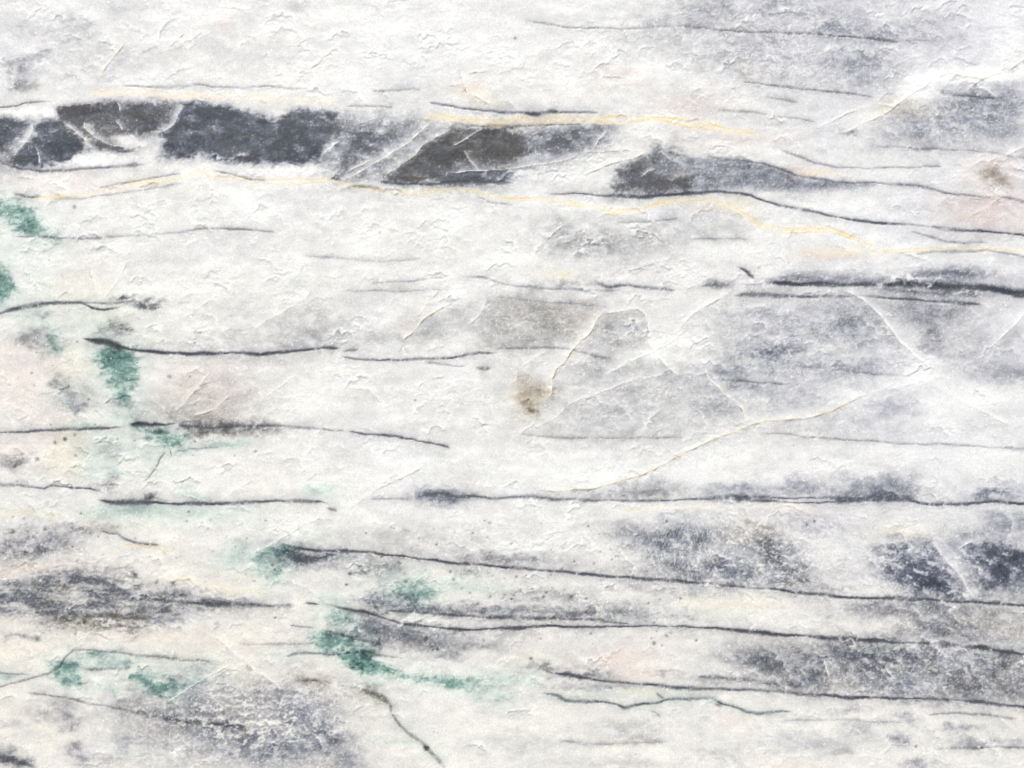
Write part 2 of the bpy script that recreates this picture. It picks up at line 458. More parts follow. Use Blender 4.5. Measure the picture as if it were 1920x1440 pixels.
areas = [
    ([(508, 1021), (560, 1028), (640, 1036), (665, 1050), (620, 1063), (570, 1062), (540, 1052)], .62, 7, .0),
    ([(672, 1120), (720, 1111), (780, 1119), (820, 1134), (860, 1150), (760, 1149), (700, 1140)], .62, 7, .1),
    ([(548, 1267), (600, 1271), (650, 1279), (700, 1294), (732, 1316), (720, 1323), (690, 1309), (640, 1293), (590, 1284)], .40, 7, .9),
    ([(680, 1150), (730, 1166), (800, 1178), (850, 1186), (820, 1215), (740, 1212), (690, 1196), (660, 1170)], .40, 9, .1),
    ([(780, 914), (830, 922), (890, 932), (880, 946), (830, 952), (790, 944)], .5, 8, .05),
    ([(640, 612), (760, 600), (740, 650), (600, 652), (420, 660), (300, 655), (260, 640), (420, 640)], .12, 12, .3),
    ([(325, 790), (400, 790), (480, 793), (520, 800), (470, 812), (400, 818), (345, 812)], .45, 7, .6),
    ([(1170, 990), (1250, 975), (1350, 985), (1440, 1000), (1500, 1030), (1530, 1080), (1520, 1110), (1400, 1100), (1290, 1090), (1240, 1082), (1200, 1040)], .46, 12, .1),
    ([(1640, 1032), (1700, 1012), (1760, 1016), (1800, 1000), (1860, 1010), (1990, 1030), (1990, 1130), (1800, 1124), (1700, 1121), (1660, 1090)], .42, 12, .0),
    ([(1715, 1062), (1750, 1056), (1785, 1082), (1800, 1116), (1735, 1116), (1700, 1090)], .5, 9, .0),
    ([(1820, 1030), (1860, 1022), (1890, 1040), (1990, 1044), (1990, 1090), (1860, 1084), (1830, 1062)], .62, 9, .0),
    ([(1380, 1216), (1480, 1211), (1560, 1206), (1700, 1214), (1990, 1240), (1990, 1326), (1800, 1310), (1650, 1306), (1540, 1302), (1480, 1292), (1400, 1262)], .56, 8, .2),
    ([(1560, 1212), (1660, 1214), (1740, 1222), (1700, 1250), (1620, 1256), (1570, 1240)], .20, 12, .3),
    ([(1620, 1136), (1750, 1130), (1990, 1152), (1990, 1222), (1800, 1206), (1660, 1197), (1700, 1165)], .38, 12, .3),
    ([(880, 1142), (1000, 1136), (1150, 1132), (1310, 1152), (1300, 1172), (1100, 1162), (900, 1155)], .32, 9, .1),
    ([(760, 1030), (900, 1036), (1060, 1050), (1240, 1066), (1280, 1086), (1100, 1075), (900, 1058), (760, 1044)], .22, 10, .3),
    ([(1220, -60), (1740, -60), (1730, 60), (1700, 160), (1600, 176), (1450, 152), (1350, 130), (1280, 80)], .15, 26, .15),
    ([(1660, 216), (1750, 178), (1900, 172), (1990, 180), (1990, 272), (1750, 272), (1640, 262)], .27, 16, .05),
    ([(1330, 600), (1450, 578), (1600, 572), (1660, 620), (1722, 690), (1640, 722), (1560, 756), (1440, 778), (1390, 748), (1340, 702)], .19, 16, .05),
    ([(1640, 572), (1850, 582), (1842, 680), (1772, 700), (1706, 632)], .24, 14, .35),
    ([(1134, 592), (1200, 586), (1214, 650), (1140, 684), (1094, 662)], .22, 10, .35),
    ([(878, 616), (918, 560), (1010, 556), (1112, 580), (1082, 640), (1022, 656), (900, 650)], .24, 8, .6),
    ([(1060, 690), (1220, 680), (1320, 710), (1392, 772), (1390, 800), (1250, 846), (1150, 850), (1080, 790)], .16, 16, .3),
    ([(1060, 440), (1090, 425), (1250, 430), (1300, 470), (1240, 500), (1080, 480), (1030, 460)], .18, 14, .45),
    ([(756, 644), (800, 594), (850, 570), (905, 566), (872, 614), (850, 650)], .13, 7, .4),
    ([(330, 690), (420, 680), (470, 730), (450, 790), (360, 800), (320, 770)], .10, 14, .8),
    ([(190, 1345), (300, 1300), (560, 1300), (660, 1350), (690, 1460), (360, 1450), (240, 1400)], .22, 20, .0),
    ([(0, 1000), (90, 985), (200, 992), (150, 1030), (60, 1052), (0, 1058)], .26, 10, .15),
    ([(660, 1160), (760, 1180), (900, 1192), (1000, 1190), (940, 1220), (800, 1225), (700, 1205)], .24, 10, .15),
]
for P_, s_, f_, w_m in areas:
    patch(P_, s_ * .9, f_ * 1.1, w_m, 14, .5, part=False)
# slab beyond the picture
for _ in range(90):
    x, y = rng.uniform(-760, 2680), rng.uniform(-620, 2060)
    if -60 < x < 1980 and -60 < y < 1500:
        continue
    blob(x, y, rng.uniform(50, 160), rng.uniform(14, 40), rng.uniform(.15, .5))

# ------------------------------------------------------------------ the big dark band in the upper left
band_kw = dict(name='dark_band')
patch([(600, 240), (640, 225), (720, 215), (800, 225), (900, 240), (1000, 240), (1140, 238), (1150, 270), (1060, 300), (960, 330), (900, 345), (720, 342), (640, 335), (600, 300)],
      .56, 14, .1, 16, .7, part=False)
patch([(0, 235), (60, 230), (110, 215), (330, 195), (340, 260), (300, 290), (170, 285), (60, 315), (0, 300)], .22, 10, .2, 10, .5, part=False)
patch([(-420, 235), (-200, 210), (0, 222), (20, 219), (40, 224), (58, 232), (54, 246), (38, 258), (22, 268), (0, 280), (-200, 290), (-420, 270)],
      .93, 4, .2, 6, .26, text='small dark fragment at the left end of the band', **band_kw)
blob(22, 278, 34, 16, .5)
wedge = patch([(17, 303), (33, 283), (50, 266), (62, 247), (76, 230), (90, 224), (105, 228), (116, 233), (145, 254), (160, 273), (172, 281), (152, 288),
               (128, 302), (95, 307), (72, 318), (40, 316)], .90, 3.5, .10, 7, .34, text='dark wedge between two pale cracks', **band_kw)
upper = patch([(102, 220), (108, 207), (118, 199), (140, 195), (165, 192), (225, 190), (290, 190), (338, 194), (330, 215), (320, 236), (298, 248),
               (262, 254), (240, 252), (214, 262), (232, 275), (252, 280), (236, 287), (200, 283), (178, 280), (160, 264), (140, 246), (116, 231)],
              .88, 4, .42, 6, .26, text='brown grey block of the dark band with pale crescent', **band_kw)
main = patch([(341, 193), (390, 192), (440, 202), (480, 211), (500, 222), (520, 223), (540, 211), (565, 204), (600, 208), (628, 216), (636, 228), (622, 250),
              (606, 276), (598, 300), (560, 308), (520, 309), (480, 307), (420, 304), (392, 300), (374, 287), (350, 296), (322, 298), (297, 300),
              (303, 284), (308, 264), (299, 251), (321, 238), (332, 215)], .89, 4, .10, 8, .36, text='largest blue black block of the dark band', **band_kw)
blob(626, 236, 20, 22, .4)
patch([(640, 295), (652, 284), (668, 262), (700, 248), (722, 256), (768, 232), (802, 227), (790, 246), (750, 274), (715, 298), (690, 318), (662, 330), (640, 332)],
      .72, 8, .2, 12, .5, text='smoky grey streaked block of the dark band', **band_kw)
blob(690, 268, 30, 16, .5)
blob(660, 300, 24, 12, .55)
brown = patch([(722, 332), (745, 312), (772, 292), (788, 276), (812, 262), (846, 241), (885, 238), (940, 237), (966, 243), (984, 262), (990, 284), (972, 298),
               (948, 312), (952, 326), (945, 341), (860, 341), (800, 345), (750, 344)], .80, 4.5, .5, 8, .36, text='brown grey wedge of the dark band', **band_kw)
patch([(826, 333), (850, 322), (880, 321), (938, 322), (958, 332), (950, 343), (900, 344), (842, 343)], .62, 5, .05, 4, .35, part=False)
patch([(1005, 248), (1060, 240), (1130, 236), (1145, 242), (1122, 264), (1092, 284), (1050, 278), (1022, 264)], .56, 12, .2, 12, .7,
      text='faint grey cloud at the right of the dark band', **band_kw)
lens = patch([(1142, 352), (1160, 316), (1182, 301), (1214, 291), (1222, 276), (1262, 278), (1285, 291), (1320, 295), (1390, 302), (1440, 308), (1466, 319),
              (1500, 331), (1550, 341), (1600, 345), (1642, 343), (1622, 351), (1560, 357), (1500, 359), (1440, 356), (1395, 351), (1340, 357), (1280, 361),
              (1210, 367), (1150, 365)], .60, 5, .0, 6, .32, text='blue grey lens shaped body tapering to the right', **band_kw)
patch([(1158, 326), (1184, 305), (1219, 300), (1224, 279), (1260, 277), (1276, 287), (1232, 301), (1216, 318), (1258, 322), (1296, 338), (1290, 358), (1210, 365),
       (1150, 361)], .58, 6, .4, 9, .4, part=False)
patch([(1316, 537), (1326, 528), (1341, 523), (1351, 530), (1376, 530), (1374, 538), (1350, 541)], .74, 4, .3, 3, .4, name='dark_fleck', part=True)
patch([(1436, 529), (1460, 516), (1490, 510), (1540, 514), (1600, 518), (1690, 522), (1690, 530)], .55, 5, .05, 5, .6, streaky=.5, part=False)
patch([(1690, 522), (1710, 512), (1760, 507), (1780, 500), (1832, 503), (1862, 512), (1842, 521), (1780, 522)], .62, 6, .1, 7, .7, streaky=.4, part=False)
patch([(1640, 541), (1700, 540), (1760, 545), (1862, 552), (1800, 558), (1700, 550)], .66, 5, .3, 5, .6, streaky=.6, part=False)
patch([(-300, 1100), (0, 1089), (60, 1085), (108, 1073), (150, 1064), (200, 1076), (252, 1092), (292, 1108), (342, 1113), (400, 1121), (452, 1132), (402, 1141),
       (334, 1148), (330, 1160), (290, 1166), (250, 1182), (200, 1176), (120, 1170), (60, 1164), (0, 1150), (-300, 1150)], .66, 9, .15, 16, .8, streaky=.75,
      text='streaky smoky grey band at the lower left', **band_kw)
patch([(100, 1166), (180, 1152), (260, 1156), (268, 1174), (240, 1182), (160, 1176)], .42, 7, .85, 7, .5, streaky=.5, part=False)
speck = patch([(250, 1330), (300, 1296), (370, 1262), (440, 1290), (530, 1292), (630, 1322), (640, 1420), (560, 1436), (460, 1432), (400, 1408), (330, 1390), (270, 1366)],
              .40, 18, .0, 14, .35, name='speckled_patch', text='purple grey speckled patch near the bottom')
patch([(1828, 325), (1848, 312), (1870, 310), (1884, 330), (1896, 352), (1866, 345), (1844, 338)], .48, 4, 1.0, 4, .3, name='brown_patch',
      text='small brown triangular patch near the right edge')
blob(1000, 738, 32, 36, .36, wm=1.0, mix=.6, part='brown_patch', text='olive brown stain below the centre')
blob(998, 750, 24, 24, .26, wm=1.0, mix=.8)
blob(1006, 767, 12, 8, .70, wm=1.0, mix=.6)
cream_b = [(990, 745, 36, 36, .55), (130, 850, 44, 60, .5), (50, 962, 70, 12, .45), (190, 984, 60, 14, .35), (460, 1082, 90, 16, .35), (1560, 472, 70, 12, .4),
           (150, 560, 90, 60, .3), (190, 600, 60, 40, .4), (140, 690, 60, 60, .35), (300, 990, 90, 20, .25), (1400, 130, 40, 20, .1), (1050, 515, 40, 10, .35),
           (880, 170, 50, 14, .4), (920, 190, 40, 10, .4), (1690, 205, 60, 20, .3), (1360, 385, 60, 12, .35), (110, 880, 40, 20, .4), (1690, 1000, 80, 20, .2),
           (1380, 1130, 120, 20, .3), (1000, 1240, 120, 30, .2), (500, 900, 150, 40, .15), (60, 1130, 60, 10, .1), (1420, 1000, 60, 30, .3), (1200, 1300, 60, 10, .35)]
for b in cream_b:
    blob(*b[:4], b[4] * (.6 if b[0] < 1000 else .8), chan=cream)
for b in [(40, 700, 66, 70, .50), (20, 835, 70, 40, .45), (80, 780, 50, 30, .35), (380, 735, 90, 50, .40), (1290, 200, 70, 30, .45), (1170, 150, 60, 24, .35),
          (1850, 395, 90, 40, .8), (1860, 330, 60, 34, .6), (1080, 600, 22, 20, .6), (1172, 1238, 56, 24, .75), (1196, 1264, 56, 12, .7), (280, 1192, 110, 14, .5),
          (60, 1062, 90, 11, .55), (10, 1076, 50, 8, .55), (420, 1200, 70, 14, .3), (1380, 1342, 44, 14, .45), (1500, 1436, 60, 10, .5), (880, 165, 34, 20, .4),
          (420, 45, 20, 14, .4), (350, 185, 200, 10, .25), (130, 345, 120, 20, .4), (1400, 265, 120, 14, .35), (760, 610, 20, 14, .5), (970, 745, 16, 20, .5),
          (1500, 320, 50, 12, .5), (200, 170, 30, 8, .5), (1900, 420, 60, 20, .4), (60, 1215, 90, 16, .3), (1560, 478, 60, 10, .5), (1500, 960, 60, 10, .2)]:
    blob(*b, chan=pink)
for b in [(1720, 180, 44, 26, .8), (1740, 150, 60, 16, .9), (1850, 140, 80, 16, .95), (1225, 660, 22, 16, 1.0), (1600, 740, 60, 12, .8), (1730, 700, 80, 18, .8),
          (1800, 740, 140, 40, .55), (1830, 860, 120, 40, .5), (1700, 850, 120, 20, .4), (1560, 880, 120, 14, .5), (1180, 890, 200, 16, .6), (900, 80, 90, 60, .35),
          (1260, 640, 60, 18, .6), (1000, 330, 90, 14, .5), (1080, 335, 80, 12, .5), (180, 300, 110, 12, .8), (255, 268, 34, 10, .85), (40, 210, 60, 7, .8),
          (90, 212, 20, 10, .8), (560, 320, 120, 8, .7), (700, 900, 120, 24, .4), (450, 900, 160, 26, .4), (1880, 30, 60, 30, .5), (1650, 320, 70, 30, .5),
          (1500, 390, 160, 14, .6), (1700, 420, 160, 8, .4), (330, 700, 60, 20, .2), (980, 530, 40, 14, .4), (1400, 470, 200, 16, .5), (1010, 748, 12, 9, .7),
          (300, 540, 160, 20, .4), (1420, 1125, 120, 14, .5), (1610, 1050, 30, 40, .5), (800, 1160, 60, 5, .6), (880, 1250, 140, 12, .3), (610, 1330, 60, 8, .3)]:
    blob(*b[:4], b[4], chan=white)
sl = win(-30, 640, 186, 330)

# ------------------------------------------------------------------ green mineral
stain([(-160, 340), (0, 375), (40, 384), (65, 404), (82, 424), (102, 440), (106, 456), (85, 455), (60, 441), (30, 426), (0, 408), (-160, 370)], .66, 8, 9, .5, fade=(20, 380, 160, 520),
      text='green mineral streak at the upper left edge')
stain([(-120, 490), (0, 500), (10, 514), (26, 540), (20, 556), (0, 566), (-120, 560)], .7, 8, 7, .5, text='small green patch cut by the left edge')
stain([(184, 662), (200, 654), (236, 658), (254, 674), (251, 705), (246, 730), (249, 754), (236, 768), (222, 760), (214, 740), (205, 715), (194, 690)], .84, 9, 7, .3, fade=(235, 650, 215, 820),
      text='green mineral patch hanging below a black vein')
stain([(262, 800), (300, 803), (332, 811), (348, 822), (337, 836), (310, 835), (284, 822)], .62, 8, 7, .4, text='green wedge under the short black dash')
stain([(460, 1046), (484, 1032), (510, 1022), (542, 1026), (546, 1046), (532, 1070), (530, 1086), (506, 1100), (490, 1091), (480, 1071), (466, 1061)], .60, 8, 8, .2, fade=(530, 1030, 480, 1110),
      text='green triangular patch below the centre left')
stain([(705, 1074), (735, 1078), (790, 1096), (820, 1108), (812, 1124), (780, 1130), (745, 1120), (712, 1098)], .48, 10, 10, .25, fade=(760, 1120, 720, 1075), text='pale mint patch with dark lower edge')
stain([(598, 1138), (640, 1145), (664, 1160), (642, 1176), (616, 1174), (600, 1171)], .55, 8, 5, .2, fade=(650, 1150, 600, 1160), text='mint patch under the forked black vein')
stain([(592, 1184), (612, 1180), (660, 1194), (702, 1212), (684, 1226), (640, 1223), (602, 1222), (590, 1206)], .58, 8, 8, .55)
stain([(640, 1226), (680, 1225), (702, 1245), (730, 1255), (760, 1265), (800, 1270), (860, 1274), (900, 1269), (940, 1266), (1006, 1268), (1005, 1277), (950, 1277),
       (902, 1281), (940, 1295), (957, 1306), (950, 1318), (928, 1312), (900, 1302), (860, 1292), (820, 1284), (788, 1275), (730, 1263), (690, 1263), (660, 1249)], .80, 6, 6, .2, fade=(660, 1240, 1000, 1280),
      text='long green streak along the lower middle')
stain([(96, 1246), (118, 1238), (146, 1240), (152, 1262), (148, 1286), (120, 1280), (98, 1262)], .55, 8, 8, .4, text='green cluster at the lower left')
stain([(244, 1262), (290, 1266), (330, 1276), (370, 1266), (402, 1252), (380, 1276), (340, 1296), (300, 1300), (262, 1288)], .55, 8, 9, .35, fade=(300, 1280, 420, 1250))
stain([(140, 1226), (220, 1228), (260, 1240), (230, 1250), (160, 1248), (130, 1238)], .42, 7, 8, .2)
stain([(90, 606), (106, 620), (116, 648), (104, 662), (84, 640)], .42, 7, 8, .35)
for b in [(190, 620, 60, 40, .26), (215, 705, 50, 50, .24), (240, 785, 56, 26, .30), (200, 830, 60, 30, .28), (300, 850, 90, 22, .28), (230, 960, 90, 18, .40), (470, 1040, 60, 24, .36),
          (625, 1135, 40, 26, .30), (640, 1195, 50, 44, .36), (860, 1102, 90, 12, .30), (760, 1085, 50, 18, .34), (60, 590, 50, 16, .28), (30, 470, 50, 60, .16), (880, 1290, 120, 16, .22),
          (280, 1262, 120, 22, .26), (560, 1225, 60, 8, .3), (185, 870, 44, 30, .28), (195, 890, 28, 12, .36), (360, 930, 24, 18, .34), (604, 920, 30, 18, .36), (330, 966, 150, 22, .30), (260, 955, 60, 16, .40),
          (440, 1060, 40, 18, .26), (820, 1096, 60, 9, .26), (190, 1238, 70, 8, .40), (200, 1292, 44, 8, .34), (0, 1270, 30, 10, .4), (700, 1286, 26, 9, .32),
          (430, 830, 40, 9, .42, -8), (360, 842, 60, 9, .32), (165, 800, 34, 12, .36), (170, 600, 100, 50, .18), (60, 560, 60, 60, .2), (90, 610, 40, 26, .26),
          (130, 740, 44, 36, .22), (870, 1080, 50, 8, .3), (690, 1060, 40, 16, .16), (1630, 1222, 60, 10, .25), (1180, 1300, 110, 8, .2), (560, 1010, 60, 20, .12),
          (300, 880, 60, 30, .16), (740, 1390, 50, 6, .3), (350, 1250, 90, 12, .2), (270, 1420, 60, 20, .1)]:
    blob(b[0], b[1], b[2], b[3], b[4], b[5] if len(b) > 5 else 0, chan=green)

# ------------------------------------------------------------------ cream seams
seam([(160, 170, .7), (230, 172), (300, 172), (380, 178), (450, 181), (520, 185), (600, 188), (650, 190, .6)], 6, .36)
seam([(45, 372, .5), (120, 367), (170, 362), (210, 355), (260, 345), (330, 335), (370, 323), (420, 331), (470, 340), (520, 343), (560, 340), (610, 337), (650, 346),
      (700, 352)], 5, .55, text='pale yellow seam under the dark band')
seam([(780, 222, .6), (830, 220), (880, 225), (930, 228), (980, 230), (1040, 227), (1100, 225), (1160, 224), (1220, 222), (1270, 228), (1290, 231), (1340, 238, .7),
      (1390, 247, .5), (1440, 253, .4)], 7, .72, text='broad cream yellow seam above the dark band')
seam([(670, 350), (740, 360), (800, 362), (860, 357), (900, 362), (950, 372, .6), (1010, 377, .6)], 5, .6)
seam([(960, 373, .6), (1040, 377), (1080, 381), (1130, 392), (1180, 398, .6)], 5, .5)
seam([(1130, 405, .6), (1190, 395), (1230, 383), (1280, 375), (1332, 371), (1370, 386, .6)], 4.5, .72)
seam([(1338, 381, .6), (1380, 393), (1400, 408), (1420, 422), (1450, 431), (1480, 433), (1520, 429), (1560, 434), (1590, 444), (1606, 450), (1650, 462, .6)], 4.5, .85,
     text='mustard seam bending down to the right')
seam([(1556, 460, .5), (1620, 468), (1660, 473), (1700, 470), (1750, 466), (1820, 470), (1870, 467), (1920, 472)], 4, .72)
seam([(1486, 318, .6), (1530, 325), (1575, 331, .6)], 5, .45, part=False)
seam([(218, 1020, .6), (260, 1023), (300, 1030), (342, 1037, .5)], 3.5, .7)
seam([(320, 1086, .6), (380, 1095), (440, 1105), (505, 1116, .5)], 5, .5, text='faint yellow seam at the lower left')
seam([(1280, 240, .6), (1360, 248), (1400, 256, .5)], 3, .5, part=False)
seam([(1150, 956, .5), (1300, 950), (1420, 948), (1520, 952, .5)], 4, .3, part=False)

# ------------------------------------------------------------------ dark veins
vein([(0, 200), (30, 199), (50, 194), (80, 191), (106, 193)], 1.6, .8, .4)
vein([(225, 161), (270, 164), (300, 164, 1.8), (320, 165, 1.8), (340, 161), (365, 159, 1.8), (410, 163), (460, 165), (505, 161), (540, 166), (584, 167)], 1.2, .6, .4, gap=.7)
vein([(0, 304, 1.6), (15, 311, 1.6), (40, 318, 1.2), (80, 322, 1.2), (130, 320), (180, 315), (235, 311), (252, 309, 2.4, 1.4), (262, 309, 2, 1.4), (284, 307)], 1.9, .75)
vein([(178, 353), (215, 347), (255, 340), (290, 333), (345, 325)], 1.3, .7, .3, gap=.45)
vein([(20, 363, .6), (46, 367, 1.2), (60, 369, 1.3), (84, 366, .8)], 1.8, .8, .6)
vein([(85, 375), (150, 372), (230, 362), (310, 350), (350, 343)], 1.2, .42, .9, gap=.5)
vein([(398, 320), (430, 327), (470, 336), (505, 342)], 1.3, .6, .6)
vein([(20, 443), (70, 443), (110, 447, 1.5, 1.3), (170, 447), (240, 442, .8, .6), (330, 437, .9, .7), (375, 430), (430, 429, 1.2, 1.2), (480, 431), (525, 437)], 1.4, .58, .2,
     text='thin grey vein running out of the green streak')
vein([(640, 198), (680, 199), (745, 201)], 1.1, .45, .6, part=False)
vein([(690, 171), (740, 169), (795, 170)], 1.1, .4, .6, part=False)
vein([(800, 190), (830, 197), (860, 202), (900, 206), (940, 211), (975, 212), (998, 214, 2.4, 1.2), (1014, 214, 2.4, 1.2), (1030, 211), (1060, 211), (1130, 212)], 1.4, .82, .1,
     text='thin black vein above the cream yellow seam')
vein([(1022, 207), (1038, 208), (1052, 208)], 1.5, .8, .1, part=False)
vein([(840, 229), (880, 235), (930, 236), (980, 237), (1040, 235), (1090, 234)], 1.2, .55, .7, gap=.4)
vein([(706, 340), (760, 345), (810, 346), (860, 341), (910, 343), (965, 343)], 2.6, .85, .0, up=5, hs=.4, text='dark lower edge of the brown wedge')
vein([(652, 350), (690, 350), (724, 358)], 2.2, .65, .95)
vein([(890, 366), (920, 379), (965, 386)], 1.5, .5, .6)
vein([(1008, 360), (1040, 365), (1080, 363), (1120, 366), (1160, 368), (1210, 369), (1250, 366), (1290, 363), (1320, 361), (1345, 359), (1380, 362), (1405, 367), (1430, 376),
      (1465, 386), (1500, 393), (1540, 400), (1580, 408), (1620, 415), (1660, 419), (1700, 421, .8, .8), (1740, 425, .8, .7), (1780, 431), (1820, 433, 1.2), (1850, 433, 1.4, 1.1),
      (1875, 437), (1920, 440)], 1.9, .88, .1, up=3, hs=.3, gap=.15, text='long black vein sweeping down under the blue grey lens')
vein([(975, 36), (1010, 43), (1060, 51), (1090, 53), (1140, 54), (1200, 53, .8, .6), (1260, 50, .8, .5), (1295, 50), (1350, 56), (1410, 60), (1480, 62), (1530, 64, 1.2, 1.2),
      (1580, 68, 1.3, 1.3), (1620, 72, 1.2, 1.2), (1680, 77), (1760, 78)], 1.3, .62, .2, text='faint dark vein across the upper right')
vein([(1770, 104), (1800, 112), (1840, 126)], 1.2, .4, .2, part=False)
vein([(1385, 152), (1430, 158), (1490, 164), (1550, 171), (1600, 176), (1645, 184)], 1.3, .68, .5)
vein([(1430, 182), (1470, 188), (1500, 192)], 1.2, .35, .8, part=False)
vein([(1755, 170), (1800, 180), (1850, 183), (1885, 185)], 1.4, .62, .2)
vein([(1340, 208), (1410, 210), (1450, 217), (1500, 224), (1535, 231)], 1.2, .42, .9)
vein([(1620, 273), (1680, 277), (1750, 279), (1830, 283), (1870, 288), (1920, 297)], 1.1, .42, .3)
vein([(1460, 279), (1490, 292), (1530, 306), (1570, 314), (1630, 316), (1690, 315), (1770, 311)], 1.3, .5, .2)
vein([(1312, 290), (1345, 297), (1390, 301), (1430, 306), (1460, 317), (1490, 327), (1520, 333), (1560, 341), (1600, 344), (1640, 341), (1670, 345), (1710, 348), (1760, 358),
      (1800, 366), (1850, 369), (1880, 371), (1920, 378)], 1.6, .74, .2, gap=.3, text='thin dark vein over the blue grey lens')
vein([(1700, 434), (1730, 440), (1770, 452), (1810, 456), (1856, 455)], 1.3, .48, .1)
vein([(1690, 480), (1760, 471), (1820, 473), (1850, 470), (1880, 474), (1920, 483)], 1.4, .58, .2)
vein([(1150, 418), (1200, 416), (1280, 411)], 1.1, .3, part=False)
vein([(1290, 450), (1350, 447), (1405, 449)], 1.1, .25, part=False)
vein([(690, 531), (760, 528), (840, 519)], 1.2, .25, part=False)
vein([(640, 545), (760, 546), (850, 543)], 1.0, .2, part=False)
vein([(560, 480), (640, 484), (720, 492), (800, 484)], 1.4, .2, part=False)
vein([(865, 519), (900, 520), (930, 528), (970, 537), (1020, 541), (1080, 543), (1120, 546), (1165, 545)], 1.4, .52, .2)
vein([(1112, 529), (1125, 534, 1.2), (1140, 538, 1.3), (1180, 536), (1230, 541), (1275, 545)], 1.9, .72, .2)
vein([(920, 556), (1000, 564), (1080, 570), (1150, 578)], 1.1, .25, part=False)
vein([(148, 633, .6), (175, 638, 1.6), (200, 643, 2.2), (225, 650, 2.2), (245, 655, 1.3), (260, 657), (300, 661), (350, 664), (400, 663), (450, 662), (490, 664), (540, 660),
      (590, 654), (645, 654)], 2.3, .97, .1, up=4, hs=.35, gap=.1, text='long black vein thickening to its left end')
vein([(636, 667), (670, 673), (710, 674), (750, 676), (790, 673), (840, 672), (870, 666), (900, 661), (935, 663)], 1.6, .72, .2)
vein([(640, 660), (658, 657), (676, 655)], 1.6, .7, .2, part=False)
vein([(925, 656), (980, 652), (1010, 652, 1.4), (1060, 654), (1095, 661), (1120, 671, 1.6), (1155, 673)], 1.3, .5, .4)
vein([(790, 680), (850, 686), (880, 687)], 1.2, .4, .4, part=False)
vein([(890, 690), (905, 691, 1.2), (925, 690)], 2.4, .7, .9)
vein([(0, 811), (50, 810), (110, 806), (170, 804), (220, 802), (244, 796)], 1.6, .82, .2, gap=.15)
vein([(236, 796), (255, 795), (285, 796), (318, 794), (332, 793)], 3.6, .96, .1, gap=.1, text='short thick black dash above the green wedge')
vein([(330, 800), (400, 803), (440, 800), (500, 800), (540, 799), (570, 803), (620, 806), (655, 810)], 1.5, .5, .3)
vein([(650, 808), (700, 816), (740, 817), (770, 823), (810, 831), (840, 838), (850, 845)], 1.8, .84, .1, gap=.12, text='isolated black hairline left of the centre')
vein([(0, 909), (30, 911), (60, 914), (84, 918), (98, 911), (130, 914), (170, 917), (206, 927)], 1.9, .82, .2, gap=.15)
vein([(176, 935, .8), (208, 941, 1.6), (250, 942, 1.6), (300, 943), (340, 945), (400, 944), (450, 943), (500, 941), (560, 939, 1.2), (600, 941, 1.2), (620, 947)], 2.2, .93, .1,
     gap=.12, text='straight black vein at the middle left')
vein([(610, 952), (622, 955), (634, 958)], 2.2, .8, .1)
vein([(0, 588), (25, 580, 1.4), (55, 575, 1.3), (85, 570), (115, 566), (150, 569), (170, 577), (195, 580), (240, 574)], 1.9, .84, .3, gap=.12)
vein([(140, 568), (200, 569), (245, 567)], 1.3, .55, .3, part=False)
vein([(244, 577), (280, 578), (312, 577)], 2.2, .6, .3)
vein([(330, 569), (346, 568), (362, 567)], 1.2, .35, part=False)
vein([(772, 911), (800, 920), (830, 927, 1.3), (860, 931, 1.3), (890, 932), (930, 936), (960, 932), (1000, 932), (1040, 936), (1090, 938), (1150, 939), (1210, 941), (1290, 937),
      (1340, 935), (1400, 938), (1450, 941), (1500, 944), (1560, 942), (1620, 939), (1700, 938), (1740, 946), (1770, 948), (1820, 944), (1860, 941), (1920, 944)],
     2.2, .84, .1, up=7, hs=.45, gap=.25, text='long dark vein with smoky upper edge right of the middle')
vein([(1325, 932), (1400, 931), (1460, 935), (1530, 934), (1620, 934, 1.5), (1690, 932, 1.5), (1722, 936)], 2.2, .7, .1, up=6, hs=.4)
vein([(690, 935), (775, 936)], 1.2, .35, part=False)
vein([(960, 813), (1020, 818), (1060, 822), (1150, 822), (1230, 822), (1290, 820)], 1.1, .35, .6)
vein([(1405, 812), (1460, 812), (1500, 817), (1550, 822), (1600, 825), (1640, 827), (1680, 831), (1760, 834), (1830, 837), (1920, 842)], 1.2, .48, .3)
vein([(1378, 498, .6), (1395, 507), (1408, 519, 1.2), (1418, 530)], 2.5, .85, .5, text='short slanting black tick above the right vein')
vein([(1420, 530, .7), (1450, 532), (1500, 533), (1540, 533), (1590, 534), (1640, 532), (1700, 533, 1.2), (1740, 534, 1.5), (1780, 538, 1.8), (1840, 540, 1.6), (1880, 545, 1.7),
      (1920, 551, 1.7)], 3.3, .99, .0, up=7, dn=7, hs=.6, gap=.02, text='thick black vein leaving at the right edge')
vein([(1372, 556, 1.3), (1400, 551, 1.4), (1440, 553, 1.2), (1490, 555), (1560, 557, .9, .8), (1620, 557, .9, .8), (1680, 559, .9), (1740, 564), (1790, 568), (1845, 572)], 2.2, .78, .2,
     gap=.2, text='thinner dark vein below the thick black one')
vein([(1342, 711), (1390, 714), (1430, 718), (1475, 722)], 1.3, .55, .2)
vein([(1470, 686), (1540, 690), (1620, 700), (1720, 706)], 1.1, .32, part=False)
vein([(185, 992, .7), (205, 1000), (222, 1001), (235, 1010), (260, 1019), (304, 1024)], 1.7, .8, .3)
